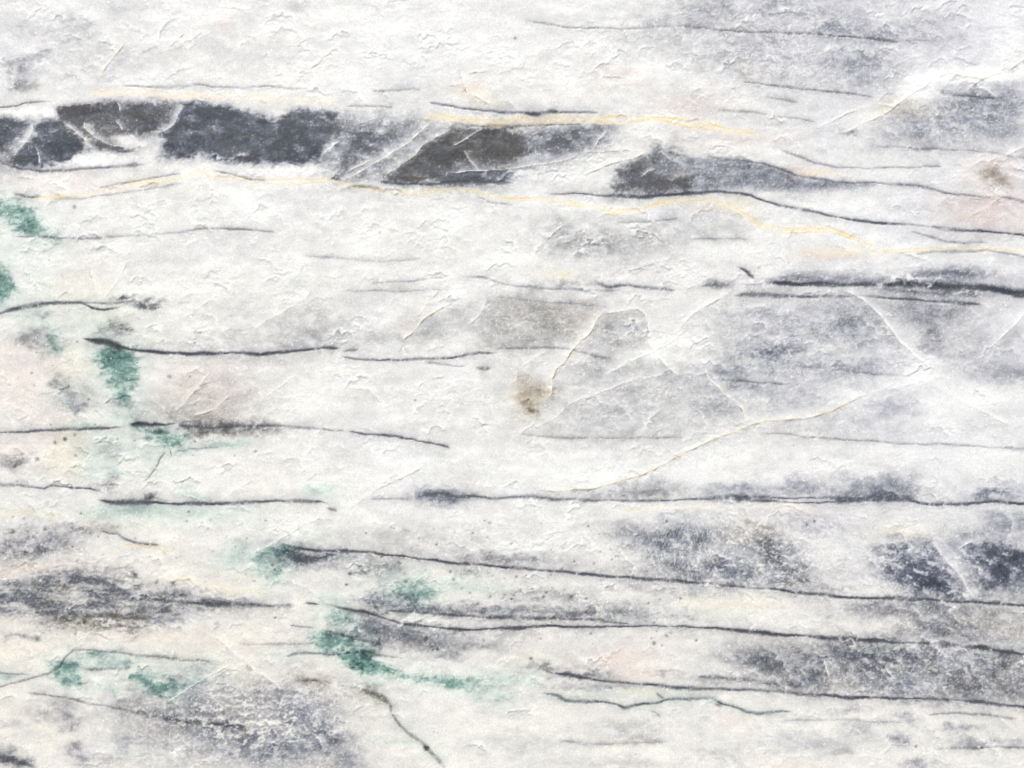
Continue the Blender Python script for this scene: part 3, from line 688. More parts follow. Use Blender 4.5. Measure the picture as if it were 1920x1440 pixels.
vein([(495, 1020, .8), (530, 1022, 1.5), (560, 1027, 1.4), (600, 1032), (640, 1033), (700, 1036), (740, 1042), (790, 1048), (850, 1055), (920, 1061), (980, 1067), (1060, 1073),
      (1130, 1080), (1190, 1085), (1240, 1086), (1280, 1091), (1340, 1095), (1400, 1102), (1460, 1106), (1510, 1113), (1560, 1118), (1610, 1120), (1700, 1124), (1780, 1127),
      (1840, 1129), (1920, 1135)], 1.9, .88, .2, up=5, hs=.35, gap=.1, text='long dark vein slanting down from the green triangle to the right edge')
blob(600, 1042, 60, 10, .6)
blob(545, 1046, 26, 16, .45)
vein([(280, 1122), (310, 1128), (340, 1131, 1.3), (390, 1132, 1.4), (450, 1134, 1.2), (500, 1136), (556, 1136)], 2.8, .86, .05, up=5, dn=3, hs=.4,
     text='black tail running out of the lower left band')
vein([(588, 1126), (605, 1132, 1.3), (640, 1141, 1.1), (680, 1147), (710, 1156), (750, 1168), (800, 1175), (850, 1180), (910, 1181), (950, 1178), (1000, 1175), (1080, 1175),
      (1180, 1175), (1280, 1174), (1340, 1178), (1400, 1185), (1460, 1190), (1530, 1194, 1.5), (1600, 1199, 1.4), (1680, 1204), (1760, 1209, 1.2), (1820, 1213, 1.7),
      (1850, 1217, 1.4), (1880, 1221), (1920, 1227)], 2.2, .93, .1, up=4, dn=3, hs=.35, gap=.08, text='long black vein along the lower right, forked at its left end')
vein([(715, 1143), (780, 1150), (840, 1153), (900, 1157), (960, 1159), (1040, 1160), (1100, 1162), (1190, 1171)], 2.5, .74, .1, up=5, hs=.45)
vein([(566, 1132), (585, 1133), (602, 1135)], 1.8, .7)
vein([(536, 1173), (570, 1175), (598, 1178)], 1.6, .5, .1)
vein([(600, 1181), (640, 1190), (680, 1201), (725, 1211)], 2.0, .68, .1, up=3, hs=.3)
vein([(640, 1220), (680, 1224), (760, 1236)], 1.4, .42)
vein([(0, 1262), (40, 1264), (66, 1267)], 1.8, .6, .2, gr=.4)
vein([(0, 1288), (40, 1278), (90, 1264), (114, 1251), (122, 1234), (136, 1219), (165, 1218), (210, 1222), (250, 1228), (310, 1234), (380, 1238), (432, 1243)], 1.4, .58, .3, gr=.22,
     text='thin green grey line looping at the lower left')
vein([(150, 1254), (200, 1256), (250, 1252)], 1.6, .5, .2, gr=.4)
vein([(45, 1297), (90, 1304), (140, 1313), (170, 1320), (230, 1330), (300, 1345)], 1.6, .66, .5)
vein([(294, 1344), (318, 1349, 1.4), (345, 1353, 1.3), (400, 1357), (470, 1363)], 2.6, .85, .0, dn=6, hs=.45)
vein([(530, 1231), (560, 1226), (600, 1225), (645, 1228)], 1.8, .62, .2, gr=.25)
vein([(458, 1248), (466, 1254), (478, 1260)], 1.8, .55, .7)
vein([(545, 1272), (590, 1276), (625, 1283)], 2.6, .5, .9, dn=5, hs=.4)
vein([(4, 1419), (40, 1430), (76, 1442)], 4.0, .72, .0, up=6, hs=.4)
vein([(995, 1252), (1040, 1262), (1080, 1268), (1120, 1275), (1170, 1279), (1220, 1284), (1280, 1290), (1330, 1292), (1400, 1294), (1460, 1297), (1520, 1303), (1550, 1305),
      (1580, 1309), (1620, 1308), (1680, 1310), (1740, 1311), (1800, 1313), (1850, 1318), (1890, 1324), (1920, 1326)], 1.9, .84, .2, up=5, hs=.35, gap=.15,
     text='lowest long dark vein at the lower right')
vein([(1305, 1269), (1370, 1273), (1430, 1280), (1510, 1286)], 2.2, .55, .3, up=4, hs=.3)
vein([(1010, 1299), (1040, 1304, 1.3), (1060, 1314), (1090, 1317), (1130, 1316), (1155, 1320), (1170, 1327, 1.4), (1190, 1322), (1230, 1318), (1250, 1312), (1290, 1311),
      (1335, 1310), (1355, 1320), (1380, 1326), (1400, 1335), (1420, 1339), (1450, 1336), (1495, 1335)], 1.8, .8, .3, gr=.32, gap=.3,
     text='jagged green black vein near the bottom')
vein([(1226, 1299), (1236, 1306), (1246, 1312)], 1.5, .6, .3, gr=.3)
vein([(670, 1288), (690, 1298, 1.4), (715, 1308, 1.6), (730, 1320), (738, 1342), (750, 1362), (770, 1378), (790, 1392), (800, 1403), (820, 1425), (838, 1445)], 2.2, .66, .7, gr=.22,
     up=4, dn=5, hs=.25, text='brown green crack winding down to the bottom edge')
vein([(1735, 1342), (1800, 1336), (1850, 1340), (1890, 1347), (1912, 1348)], 1.4, .5, .4)
vein([(1738, 1405), (1800, 1403), (1860, 1402), (1920, 1402)], 1.3, .48, .2)
vein([(1218, 1328), (1230, 1338), (1242, 1350)], 1.2, .5, .3, part=False)
vein([(1040, 1390), (1140, 1396), (1260, 1390)], 1.2, .2, part=False)
vein([(1460, 1352), (1580, 1350), (1700, 1356)], 1.1, .26, part=False)
vein([(440, 1208), (540, 1208), (600, 1207)], 1.1, .25, .7, part=False)
vein([(320, 841), (304, 858), (290, 882), (268, 906)], 1.3, .6, .5)
vein([(318, 838), (322, 848), (326, 860)], 1.2, .55, .2, part=False)
vein([(325, 848), (360, 842), (420, 838)], 1.1, .4, .2, gr=.3, part=False)

# ------------------------------------------------------------------ fractures
crack([(235, 80), (215, 105), (195, 130), (183, 152)], 1.8, 1.6, .5)
crack([(348, 58), (326, 78), (304, 100)], 1.8, .9, .4)
crack([(632, 88), (610, 104), (595, 120), (572, 131)], 1.8, 1.1, .55)
crack([(400, 60), (388, 66), (368, 75)], 1.3, .8, 0, part=False)
crack([(540, 18), (515, 26), (492, 35)], 1.2, .8, 0, part=False)
crack([(345, 192), (336, 214), (322, 238), (298, 251)], 1.5, 1.0, 0, halo=8, parent=upper)
crack([(155, 222), (160, 240), (175, 256), (205, 271), (245, 277)], 1.7, 1.2, 0, halo=10, parent=upper)
crack([(112, 229), (140, 245), (155, 258), (163, 270), (177, 283)], 1.4, 1.2, 0, halo=5, parent=wedge)
crack([(64, 228), (58, 250), (45, 270), (22, 297)], 1.7, .9, 0, halo=8)
crack([(62, 268), (72, 288), (77, 316)], 1.6, .8, .1, parent=wedge)
crack([(216, 192), (224, 200), (227, 212)], 1.6, 1.0, 0, dark=.1, parent=upper)
crack([(213, 226), (223, 232), (230, 246)], 1.6, 1.0, 0, dark=.1, parent=upper)
crack([(850, 239), (815, 259), (790, 275), (775, 292), (745, 315), (720, 332)], 1.7, 1.6, .2, halo=8, parent=brown, text='long slanting pale crack along the brown wedge')
crack([(908, 238), (880, 258), (842, 276)], 1.8, 1.0, 0, parent=brown)
crack([(868, 280), (880, 300), (898, 322)], 1.8, .6, 0, dark=.1, halo=5, parent=brown)
crack([(1143, 241), (1122, 262), (1112, 280)], 1.6, .9, 0)
crack([(826, 333), (840, 324), (880, 320), (950, 318), (1000, 310), (1060, 300), (1090, 292), (1130, 283), (1180, 281), (1204, 285)], 1.8, 1.3, .2)
crack([(1218, 281), (1190, 295), (1150, 305), (1110, 320), (1068, 342)], 2.0, 1.0, .3)
crack([(1262, 302), (1245, 288), (1236, 280)], 1.8, .8, 0, part=False)
crack([(1200, 334), (1214, 322), (1228, 318)], 1.4, .8, 0, parent=lens)
crack([(714, 216), (690, 224), (664, 234)], 1.6, .8, 0)
crack([(814, 226), (790, 246), (756, 272), (716, 298), (680, 318), (636, 344)], 2.6, .7, .12, dark=.1, halo=11, text='broad pale crack crossing the dark band')
crack([(700, 295), (680, 308), (650, 322)], 3.0, .5, .15, dark=.1, part=False)
crack([(640, 262), (622, 274), (604, 292)], 3.0, .6, 0, dark=.1)
crack([(1060, 420), (1035, 440), (1016, 459), (1003, 476)], 1.8, 1.1, .5)
crack([(1050, 418), (1020, 424), (1004, 428)], 1.5, 1.0, 0, part=False)
crack([(822, 545), (803, 562), (794, 578), (780, 596)], 2.0, 1.0, .6)
crack([(752, 642), (775, 620), (800, 592), (828, 578), (852, 566)], 2.2, 1.7, .7, text='pale yellow flake edge left of the centre')
crack([(916, 558), (905, 580), (876, 613)], 1.8, 1.6, .15)
crack([(1132, 578), (1116, 604), (1101, 630), (1076, 654), (1046, 690), (1036, 711), (1031, 738), (1016, 760)], 3.0, 2.0, .6, halo=6,
      text='cream crack running down through the centre to the brown stain')
crack([(1128, 588), (1165, 582), (1195, 578), (1210, 590), (1217, 606), (1219, 640), (1223, 662)], 1.9, 1.0, .25)
crack([(1290, 612), (1252, 644), (1225, 660), (1190, 673), (1160, 690), (1130, 705)], 2.2, .8, .1, halo=6, dark=.15)
crack([(1222, 656), (1246, 682), (1276, 706)], 2.0, .8, .1, halo=5, dark=.15)
crack([(1074, 640), (1082, 648), (1094, 642)], 1.6, 1.2, 0, part=False)
crack([(1100, 662), (1090, 672), (1074, 688)], 1.8, 1.2, .2, dark=.2)
crack([(1318, 688), (1332, 712), (1355, 735), (1380, 755), (1393, 772), (1401, 797)], 2.0, 1.5, .35, text='dark edged crack joining the long cream fracture')
crack([(1650, 732), (1600, 750), (1560, 770), (1520, 783), (1480, 785), (1440, 788), (1405, 798), (1370, 812), (1320, 830), (1280, 850), (1250, 868), (1200, 892), (1150, 905),
       (1110, 917), (1050, 920), (990, 917)], 2.6, 1.5, .6, halo=5, text='long cream fracture curving through the right of the centre')
crack([(1572, 540), (1620, 562), (1660, 602), (1690, 640), (1720, 670), (1760, 702)], 3.0, .8, .05, halo=8, dark=.15, text='broad white diagonal crack at the right')
crack([(1920, 588), (1872, 638), (1852, 684)], 3.0, .8, .05, halo=8, dark=.15)
crack([(1920, 112), (1890, 130), (1840, 146), (1780, 136), (1745, 152), (1700, 182), (1665, 210), (1640, 221), (1600, 240), (1560, 254), (1520, 261)], 4.2, 1.2, .25, halo=11, dark=.15,
      text='bright white fracture crossing the upper right corner')
crack([(1640, 194), (1580, 216), (1528, 242)], 1.6, .9, .1)
crack([(1798, 136), (1830, 158), (1878, 186)], 1.4, .7, .1, dark=.3)
crack([(1920, 276), (1862, 300), (1812, 326)], 2.2, .8, .3, halo=5, dark=.1)
crack([(1884, 364), (1850, 390), (1806, 409)], 1.7, .9, .3)
crack([(604, 968), (560, 990), (510, 1020), (480, 1035), (464, 1043)], 1.9, .9, .3)
crack([(432, 1244), (400, 1265), (360, 1286), (310, 1320)], 1.9, .9, .1)
crack([(398, 1188), (440, 1225), (480, 1258), (535, 1296)], 2.2, .7, .1, halo=5, dark=.1)
crack([(420, 1165), (408, 1174), (392, 1184)], 1.8, .6, .8)
crack([(398, 694), (376, 720), (350, 750), (326, 775)], 2.0, 1.1, .3)
crack([(434, 738), (402, 766), (358, 780)], 1.8, .9, .3)
crack([(242, 484), (222, 525), (206, 545), (196, 566)], 1.5, .7, .7)
crack([(166, 494), (176, 530), (182, 552)], 1.5, .6, .6)
crack([(58, 520), (70, 540), (80, 556)], 1.5, .8, .5)
crack([(1372, 545), (1330, 571), (1284, 600)], 1.7, .9, .3)
crack([(1350, 510), (1320, 526), (1282, 545)], 1.5, .9, .1)
crack([(970, 812), (1010, 799), (1040, 785), (1064, 762)], 1.7, 1.0, .15)
crack([(776, 734), (790, 720), (812, 710), (838, 704)], 1.7, 1.3, .2)
crack([(650, 727), (690, 729), (708, 744), (720, 762), (738, 770)], 1.5, .9, .3)
crack([(644, 962), (672, 940), (720, 910), (800, 872)], 1.8, .8, .45)
crack([(1542, 1232), (1548, 1250), (1556, 1274)], 2.0, 1.2, 0)
crack([(1658, 1244), (1668, 1262), (1682, 1276)], 2.0, 1.2, 0)
crack([(760, 660), (754, 652), (756, 664), (768, 672)], 1.4, .9, .2, part=False)
crack([(1030, 656), (1000, 672), (975, 688)], 1.6, 1.1, .4)
crack([(972, 690), (970, 712), (950, 726)], 1.4, .9, .1)
crack([(560, 700), (530, 720), (498, 745)], 1.3, .7, .1, part=False)
crack([(60, 343), (50, 356), (42, 366)], 1.3, 1.0, .3)
crack([(134, 330), (125, 338), (114, 340)], 1.3, 1.2, .2)
crack([(32, 330), (48, 332), (70, 336)], 1.2, .6, .6, part=False)
crack([(870, 152), (862, 158), (840, 160)], 1.5, 1.0, .6)
crack([(920, 132), (895, 136), (872, 140)], 1.5, 1.0, .2, part=False)
crack([(1190, 500), (1220, 492), (1260, 484)], 1.3, .9, 0)
crack([(250, 455), (244, 468), (236, 482)], 1.4, .6, .5, part=False)
crack([(560, 1010), (556, 990), (560, 975)], 1.2, .5, .2, part=False)
crack([(1860, 1128), (1890, 1138), (1920, 1148)], 1.5, .5, .1, dark=.3)
crack([(1730, 715), (1760, 728), (1820, 760), (1900, 800)], 1.6, .5, .05, dark=.1, halo=4)
crack([(1745, 1012), (1768, 1040), (1800, 1080), (1828, 1124)], 1.8, .5, .05, dark=.05, halo=9)
crack([(1788, 1034), (1830, 1010)], 2.0, .5, 0, dark=.05, halo=5, part=False)
crack([(1262, 486), (1225, 494), (1160, 512)], 1.3, .9, 0)
crack([(1376, 544), (1352, 556), (1322, 574), (1290, 598), (1262, 628), (1228, 658)], 1.6, .7, .25, halo=4)
crack([(1060, 762), (1100, 742), (1180, 716), (1250, 700)], 1.3, .5, .1, dark=.2, part=False)
crack([(1640, 735), (1700, 722), (1756, 704)], 2.0, .6, .05, dark=.1, halo=8)
crack([(860, 130), (868, 150), (874, 172), (900, 186), (924, 198)], 1.8, .9, .5, halo=5)
crack([(470, 620), (500, 600), (530, 585), (570, 560), (586, 542)], 1.2, .5, .3, dark=.2)
crack([(340, 600), (360, 585), (400, 560), (420, 540)], 1.2, .5, .1, dark=.2, part=False)
crack([(300, 905), (350, 930), (390, 940)], 1.2, .5, .1, dark=.2, part=False)
crack([(410, 940), (440, 918), (480, 898)], 1.2, .6, .2, dark=.2)
crack([(1000, 480), (1010, 462), (1024, 448)], 1.2, .6, .5, part=False)
crack([(95, 1062), (40, 1080), (0, 1088)], 1.8, .5, .3, dark=.3, part=False)

# ------------------------------------------------------------------ small dark specks and pits
spots = [(798, 1403, 6, 1.0), (655, 1075, 4, .8), (70, 1148, 3, .5), (24, 996, 5, .7), (84, 993, 4, .7), (47, 1038, 4, .8), (110, 1076, 4, .7), (252, 1077, 6, .7),
         (325, 1094, 5, .8), (292, 1092, 4, .6), (27, 874, 3.5, .8), (71, 863, 4.5, .8), (122, 824, 3.5, .8), (140, 816, 3, .5), (104, 829, 4.5, .55), (365, 827, 3, .5),
         (365, 644, 3, .8), (318, 706, 4, .6), (250, 664, 3.5, .7), (748, 1057, 4.5, .7), (762, 1088, 4, .6), (800, 1196, 3.5, .8), (1070, 1120, 4, .8), (1098, 1122, 3.5, .8),
         (1019, 1120, 3.5, .7), (920, 1118, 3, .6), (1225, 1206, 4.5, .8), (1250, 1193, 3.5, .7), (1108, 1187, 3, .6), (997, 1235, 3.5, .7), (1147, 1048, 3, .7), (1114, 1056, 3, .6),
         (968, 71, 2.4, .7), (850, 1087, 4, .6), (706, 1138, 4, .7), (725, 1149, 4, .6), (1348, 1320, 5, .7), (820, 1217, 3, .8), (812, 1218, 2.6, .8), (1512, 985, 3, .6),
         (1527, 978, 3.2, .7), (1493, 1050, 4, .6), (1284, 1040, 3, .7), (140, 388, 4, .6), (92, 488, 2, .7), (779, 751, 2.2, .7), (1434, 1008, 2.5, .7), (830, 578, 2, .5),
         (215, 1305, 4, .3), (239, 1252, 5, .7), (310, 1350, 3, .5), (1145, 1290, 3, .6), (655, 352, 4, .5), (340, 905, 2.5, .4), (1716, 1400, 3.5, .6), (1840, 1402, 3, .5),
         (672, 1063, 4, .6), (690, 1065, 4, .5), (500, 1083, 4, .5), (408, 1171, 5, .5), (70, 1198, 6, .6), (880, 1112, 3, .5)]
for k in range(330):
    t = rng.random()
    if t < .45:
        spots.append((rng.uniform(640, 1320), rng.uniform(975, 1215), rng.uniform(1.4, 3.2), rng.uniform(.3, .75)))
    elif t < .7:
        spots.append((rng.uniform(0, 560), rng.uniform(960, 1190), rng.uniform(1.3, 3.0), rng.uniform(.25, .7)))
    elif t < .85:
        spots.append((rng.uniform(0, 480), rng.uniform(640, 930), rng.uniform(1.2, 2.8), rng.uniform(.25, .65)))
    else:
        spots.append((rng.uniform(-700, 2600), rng.uniform(-500, 1950), rng.uniform(1.0, 2.4), rng.uniform(.2, .55)))
for i, (x, y, r, s) in enumerate(spots):
    sl = win(x - r * 4 - 4, x + r * 4 + 4, y - r * 4 - 4, y + r * 4 + 4)
    q = np.hypot(WX[sl] - x - 0.3 * r * w3x[sl], (WY[sl] - y) * 1.15) / (r * (1 + .3 * w3y[sl]))
    e = np.exp(-q ** 2.4) * s
    grey[sl] = 1 - (1 - grey[sl]) * (1 - np.clip(e, 0, .95))
    warm[sl] += (0.7 - warm[sl]) * np.clip(e * 1.5, 0, 1)
    H[sl] -= 0.6 * e
    if r >= 4.4 and i < 60:
        stamp_part(sl, q < 1.15, new_part('dark_speck'))

# ------------------------------------------------------------------ chipped scallops all over the split face
inner = (sstep(-130, -60, PX) * (1 - sstep(1980, 2050, PX)) * sstep(-130, -60, PY) * (1 - sstep(1500, 1570, PY))).astype(F32)
scal = np.clip(0.5 + 0.9 * fbm(PX / 150, PY / 70, 300, 3), 0, 1)
N = 8500
cx = rng.uniform(-140, 2060, N)
cy = rng.uniform(-120, 1560, N)
cr = 3.2 + 15.0 * rng.random(N) ** 3.4
hot = [(110, 850, 150, 70, 1.2), (1400, 1040, 260, 70, 1.3), (470, 1360, 200, 70, 1.4), (1700, 1240, 260, 60, 1.0), (1000, 80, 360, 90, .7), (300, 90, 300, 80, .5),
       (1500, 90, 360, 100, .9), (620, 420, 500, 60, .6), (1500, 640, 240, 90, .8), (1200, 760, 160, 60, .6), (820, 1110, 300, 60, .6), (900, 160, 60, 40, 1.0), (1300, 1000, 200, 50, .8)]
cold = [(450, 250, 400, 70), (850, 290, 220, 60), (1400, 330, 200, 40), (1000, 600, 120, 60), (900, 1380, 300, 60)]
xi = np.clip(np.searchsorted(ax, cx), 0, NX - 1)
yi = np.clip(np.searchsorted(ay, cy), 0, NY - 1)
prob = 0.10 + 0.75 * scal[yi, xi] ** 2
for (x, y, rx, ry, s) in hot:
    prob += 0.5 * s * np.exp(-((cx - x) / rx) ** 2 - ((cy - y) / ry) ** 2)
for (x, y, rx, ry) in cold:
    prob *= 1 - 0.8 * np.exp(-((cx - x) / rx) ** 4 - ((cy - y) / ry) ** 4)
keep = rng.random(N) < prob
tilt = np.where((cx > 1150) & (cy > 880), 24.0, 4.0) + rng.normal(0, 22, N)
lit_rim = np.zeros_like(PX)  # light on the scallop lips, painted into the white pigment
pocket_shade = np.zeros_like(PX)  # soft shade on the scallop floors, painted into the grey pigment
for i in np.nonzero(keep)[0]:
    x, y, r = cx[i], cy[i], cr[i]
    rx, ry = r * rng.uniform(1.0, 1.7), r * rng.uniform(.55, .95)
    a = math.radians(tilt[i])
    ca, sa = math.cos(a), math.sin(a)
    sl = win(x - rx * 1.5 - 6, x + rx * 1.5 + 6, y - rx * 1.5 - 6, y + rx * 1.5 + 6)
    dx = PX[sl] - x + 0.34 * r * w2x[sl] * 1.6 + 2.0 * w3x[sl]
    dy = PY[sl] - y + 0.34 * r * w2y[sl] * 1.6 + 1.8 * w3y[sl]
    u, v = (dx * ca + dy * sa) / rx, (-dx * sa + dy * ca) / ry
    q = np.hypot(u, v) + 0.16 * chipn[sl]
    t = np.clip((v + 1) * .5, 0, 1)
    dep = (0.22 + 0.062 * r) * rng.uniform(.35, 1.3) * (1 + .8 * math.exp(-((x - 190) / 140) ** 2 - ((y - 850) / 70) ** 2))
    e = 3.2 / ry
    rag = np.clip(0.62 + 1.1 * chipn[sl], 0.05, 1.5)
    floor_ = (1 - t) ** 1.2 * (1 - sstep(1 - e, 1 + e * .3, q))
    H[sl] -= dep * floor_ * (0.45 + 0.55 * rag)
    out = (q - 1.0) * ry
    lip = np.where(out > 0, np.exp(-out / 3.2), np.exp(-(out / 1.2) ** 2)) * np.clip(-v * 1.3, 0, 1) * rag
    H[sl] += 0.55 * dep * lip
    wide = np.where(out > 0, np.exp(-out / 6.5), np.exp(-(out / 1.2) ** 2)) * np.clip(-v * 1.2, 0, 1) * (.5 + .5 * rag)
    lit_rim[sl] = np.maximum(lit_rim[sl], wide * min(1.0, .3 + dep * .55))
    pocket_shade[sl] = np.maximum(pocket_shade[sl], floor_ * min(.13, .05 + .06 * dep))
grey = 1 - (1 - grey) * (1 - pocket_shade)
grey *= 1 - 0.62 * lit_rim
white = np.maximum(white, 0.8 * lit_rim)

def facets(x, y, seed):
    """tilted cleavage facets: height field of a Voronoi mosaic"""
    x0, y0 = np.floor(x).astype(np.int32), np.floor(y).astype(np.int32)
    best = np.full(x.shape, 1e9, F32)
    out = np.zeros_like(x)
    for dj in (-1, 0, 1):
        for di in (-1, 0, 1):
            k = _hash(x0 + di, y0 + dj, seed)
            px = x0 + di + (k & np.uint32(1023)).astype(F32) / 1023
            py = y0 + dj + ((k >> np.uint32(10)) & np.uint32(1023)).astype(F32) / 1023
            z = ((k >> np.uint32(20)) & np.uint32(63)).astype(F32) / 63 - .5
            tx = ((k >> np.uint32(26)) & np.uint32(7)).astype(F32) / 7 - .5
            ty = ((k >> np.uint32(29)) & np.uint32(7)).astype(F32) / 7 - .3
            q = (x - px) ** 2 + (y - py) ** 2
            m = q < best
            best = np.where(m, q, best)
            out = np.where(m, z + tx * (x - px) + ty * (y - py), out)
    return out


# fine relief of the crystalline face, a little stronger where the stone is grey and granular
gran = np.clip(grey * 1.6, 0.25, 1.0)
fine = fbm(PX / 7.0, PY / 5.2, 400, 3, .7)
ridg = 1 - np.abs(fbm(PX / 19 + .4 * w2x, PY / 10 + .4 * w2y, 420, 3, .6)) * 2.2
fmask = np.clip(0.15 + 1.0 * scal, 0, 1)
fmask = sstep(.5, .95, scal + .35 * cloud)
H += inner * fmask * (0.50 * facets(PX / 17 + .35 * w2x + .10 * w3x, PY / 10 + .35 * w2y + .10 * w3y, 700)
                      + 0.16 * facets(PX / 7.5 + .25 * w3x, PY / 5 + .25 * w3y, 710))
H += inner * (0.10 * fine * gran + 0.0 * fine + 0.05 * ridg * np.clip(.3 + scal, 0, 1))
H += 1.3 * fbm(PX / 90, PY / 55, 440, 2) + 0.2 * mott * inner
# pale flecks, slanting down to the right in the lower right of the slab
ra = math.radians(26)
wr = (sstep(1100, 1350, PX) * sstep(860, 960, PY)).astype(F32)
FX = PX + wr * (PX * (math.cos(ra) - 1) + PY * math.sin(ra))
FY = PY + wr * (-PX * math.sin(ra) + PY * (math.cos(ra) - 1))
fl = sstep(.05, .75, perlin(FX / 15 + .35 * w3x, FY / 8.5 + .35 * w3y, 520) + .55 * perlin(FX / 7, FY / 4.6, 522) + .5 * perlin(FX / 34, FY / 22, 521))
def steps(scale, seed, tiltn):
    """cleavage terraces: a slow rise that breaks off along ragged edges"""
    n = FY / scale + tiltn * FX / scale + 1.5 * fbm(FX / (scale * 1.7), FY / (scale * .9), seed, 4, .56)
    sw = n - np.floor(n)
    return sw


for scale, seed, tl, cov, amp in ((40, 600, .22, .27, .60), (19, 620, -.10, .20, .38), (28, 640, .55, .30, .46)):
    sw = steps(scale, seed, tl)
    mk = sstep(cov, cov + .35, fbm(PX / 95, PY / 60, seed + 9, 3, .6)) * np.clip(.75 + .9 * chipn, .1, 1.4) * (1 - .7 * sstep(.55, .8, grey)) * inner
    H += amp * mk * sw
    up_ = sstep(.62, 1.0, sw) * mk  # lit brink of each terrace, painted whiter and less grey
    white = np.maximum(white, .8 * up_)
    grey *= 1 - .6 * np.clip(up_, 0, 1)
    grey += .10 * (1 - sstep(0, .45, sw)) * mk  # shade just past the break, painted as grey
nr = perlin(FX / 24 + .5 * w2x + .12 * w3x, FY / 13 + .5 * w2y + .12 * w3y, 530)
nr2 = perlin(FX / 11 + .35 * w3x, FY / 6.5 + .35 * w3y, 531)
rid = np.clip(1 - np.abs(nr) * 5.5, 0, 1) * sstep(-.1, .35, broken) + .8 * np.clip(1 - np.abs(nr2) * 4.5, 0, 1) * sstep(-.05, .35, chipn)
rid = np.clip(rid, 0, 1)
freg = np.zeros_like(PX)
for (x, y, rx, ry, w) in [(470, 1350, 210, 85, 1.0), (1420, 1040, 260, 90, .8), (1720, 1070, 200, 80, .75), (1720, 1250, 260, 70, .65), (60, 1030, 110, 30, .6), (1500, 90, 330, 110, .55),
                          (1500, 650, 220, 90, .45), (1000, 1130, 300, 60, .4), (150, 1110, 200, 50, .35), (1800, 210, 150, 60, .5), (1100, 460, 140, 40, .4)]:
    freg = np.maximum(freg, w * np.exp(-((PX - x) / rx) ** 2 - ((PY - y) / ry) ** 2))
fl *= freg
fl = np.maximum(fl, rid * np.clip(.28 + 1.0 * freg + .4 * cloud, 0, 1) * (1 - .8 * sstep(.6, .85, grey)))
grey *= 1 - .68 * fl * (1 - sstep(.75, .95, grey) * .5)
white = np.maximum(white, .7 * fl)
H += .35 * fl * inner
# salt-like pale crystals inside the grey bodies
salt = sstep(.38, .62, perlin(PX / 4.3, PY / 3.7, 500) + .35 * perlin(PX / 11, PY / 9, 501))
grey *= 1 - 0.36 * salt * sstep(.02, .25, grey) * (1 - sstep(.6, .95, grey) * .72)
white = np.maximum(white, .75 * salt * np.clip(.35 + .9 * cloud, 0, .8))
grey *= np.clip(1 + 0.15 * grain * (1 - sstep(.75, 1, grey)), .5, 1.5)
grey *= 1 - 0.55 * np.clip(white, 0, 1) * (1 - sstep(.55, .9, grey))
for c in (grey, warm, green, cream, pink, white, lilac):
    np.clip(c, 0, 1, out=c)

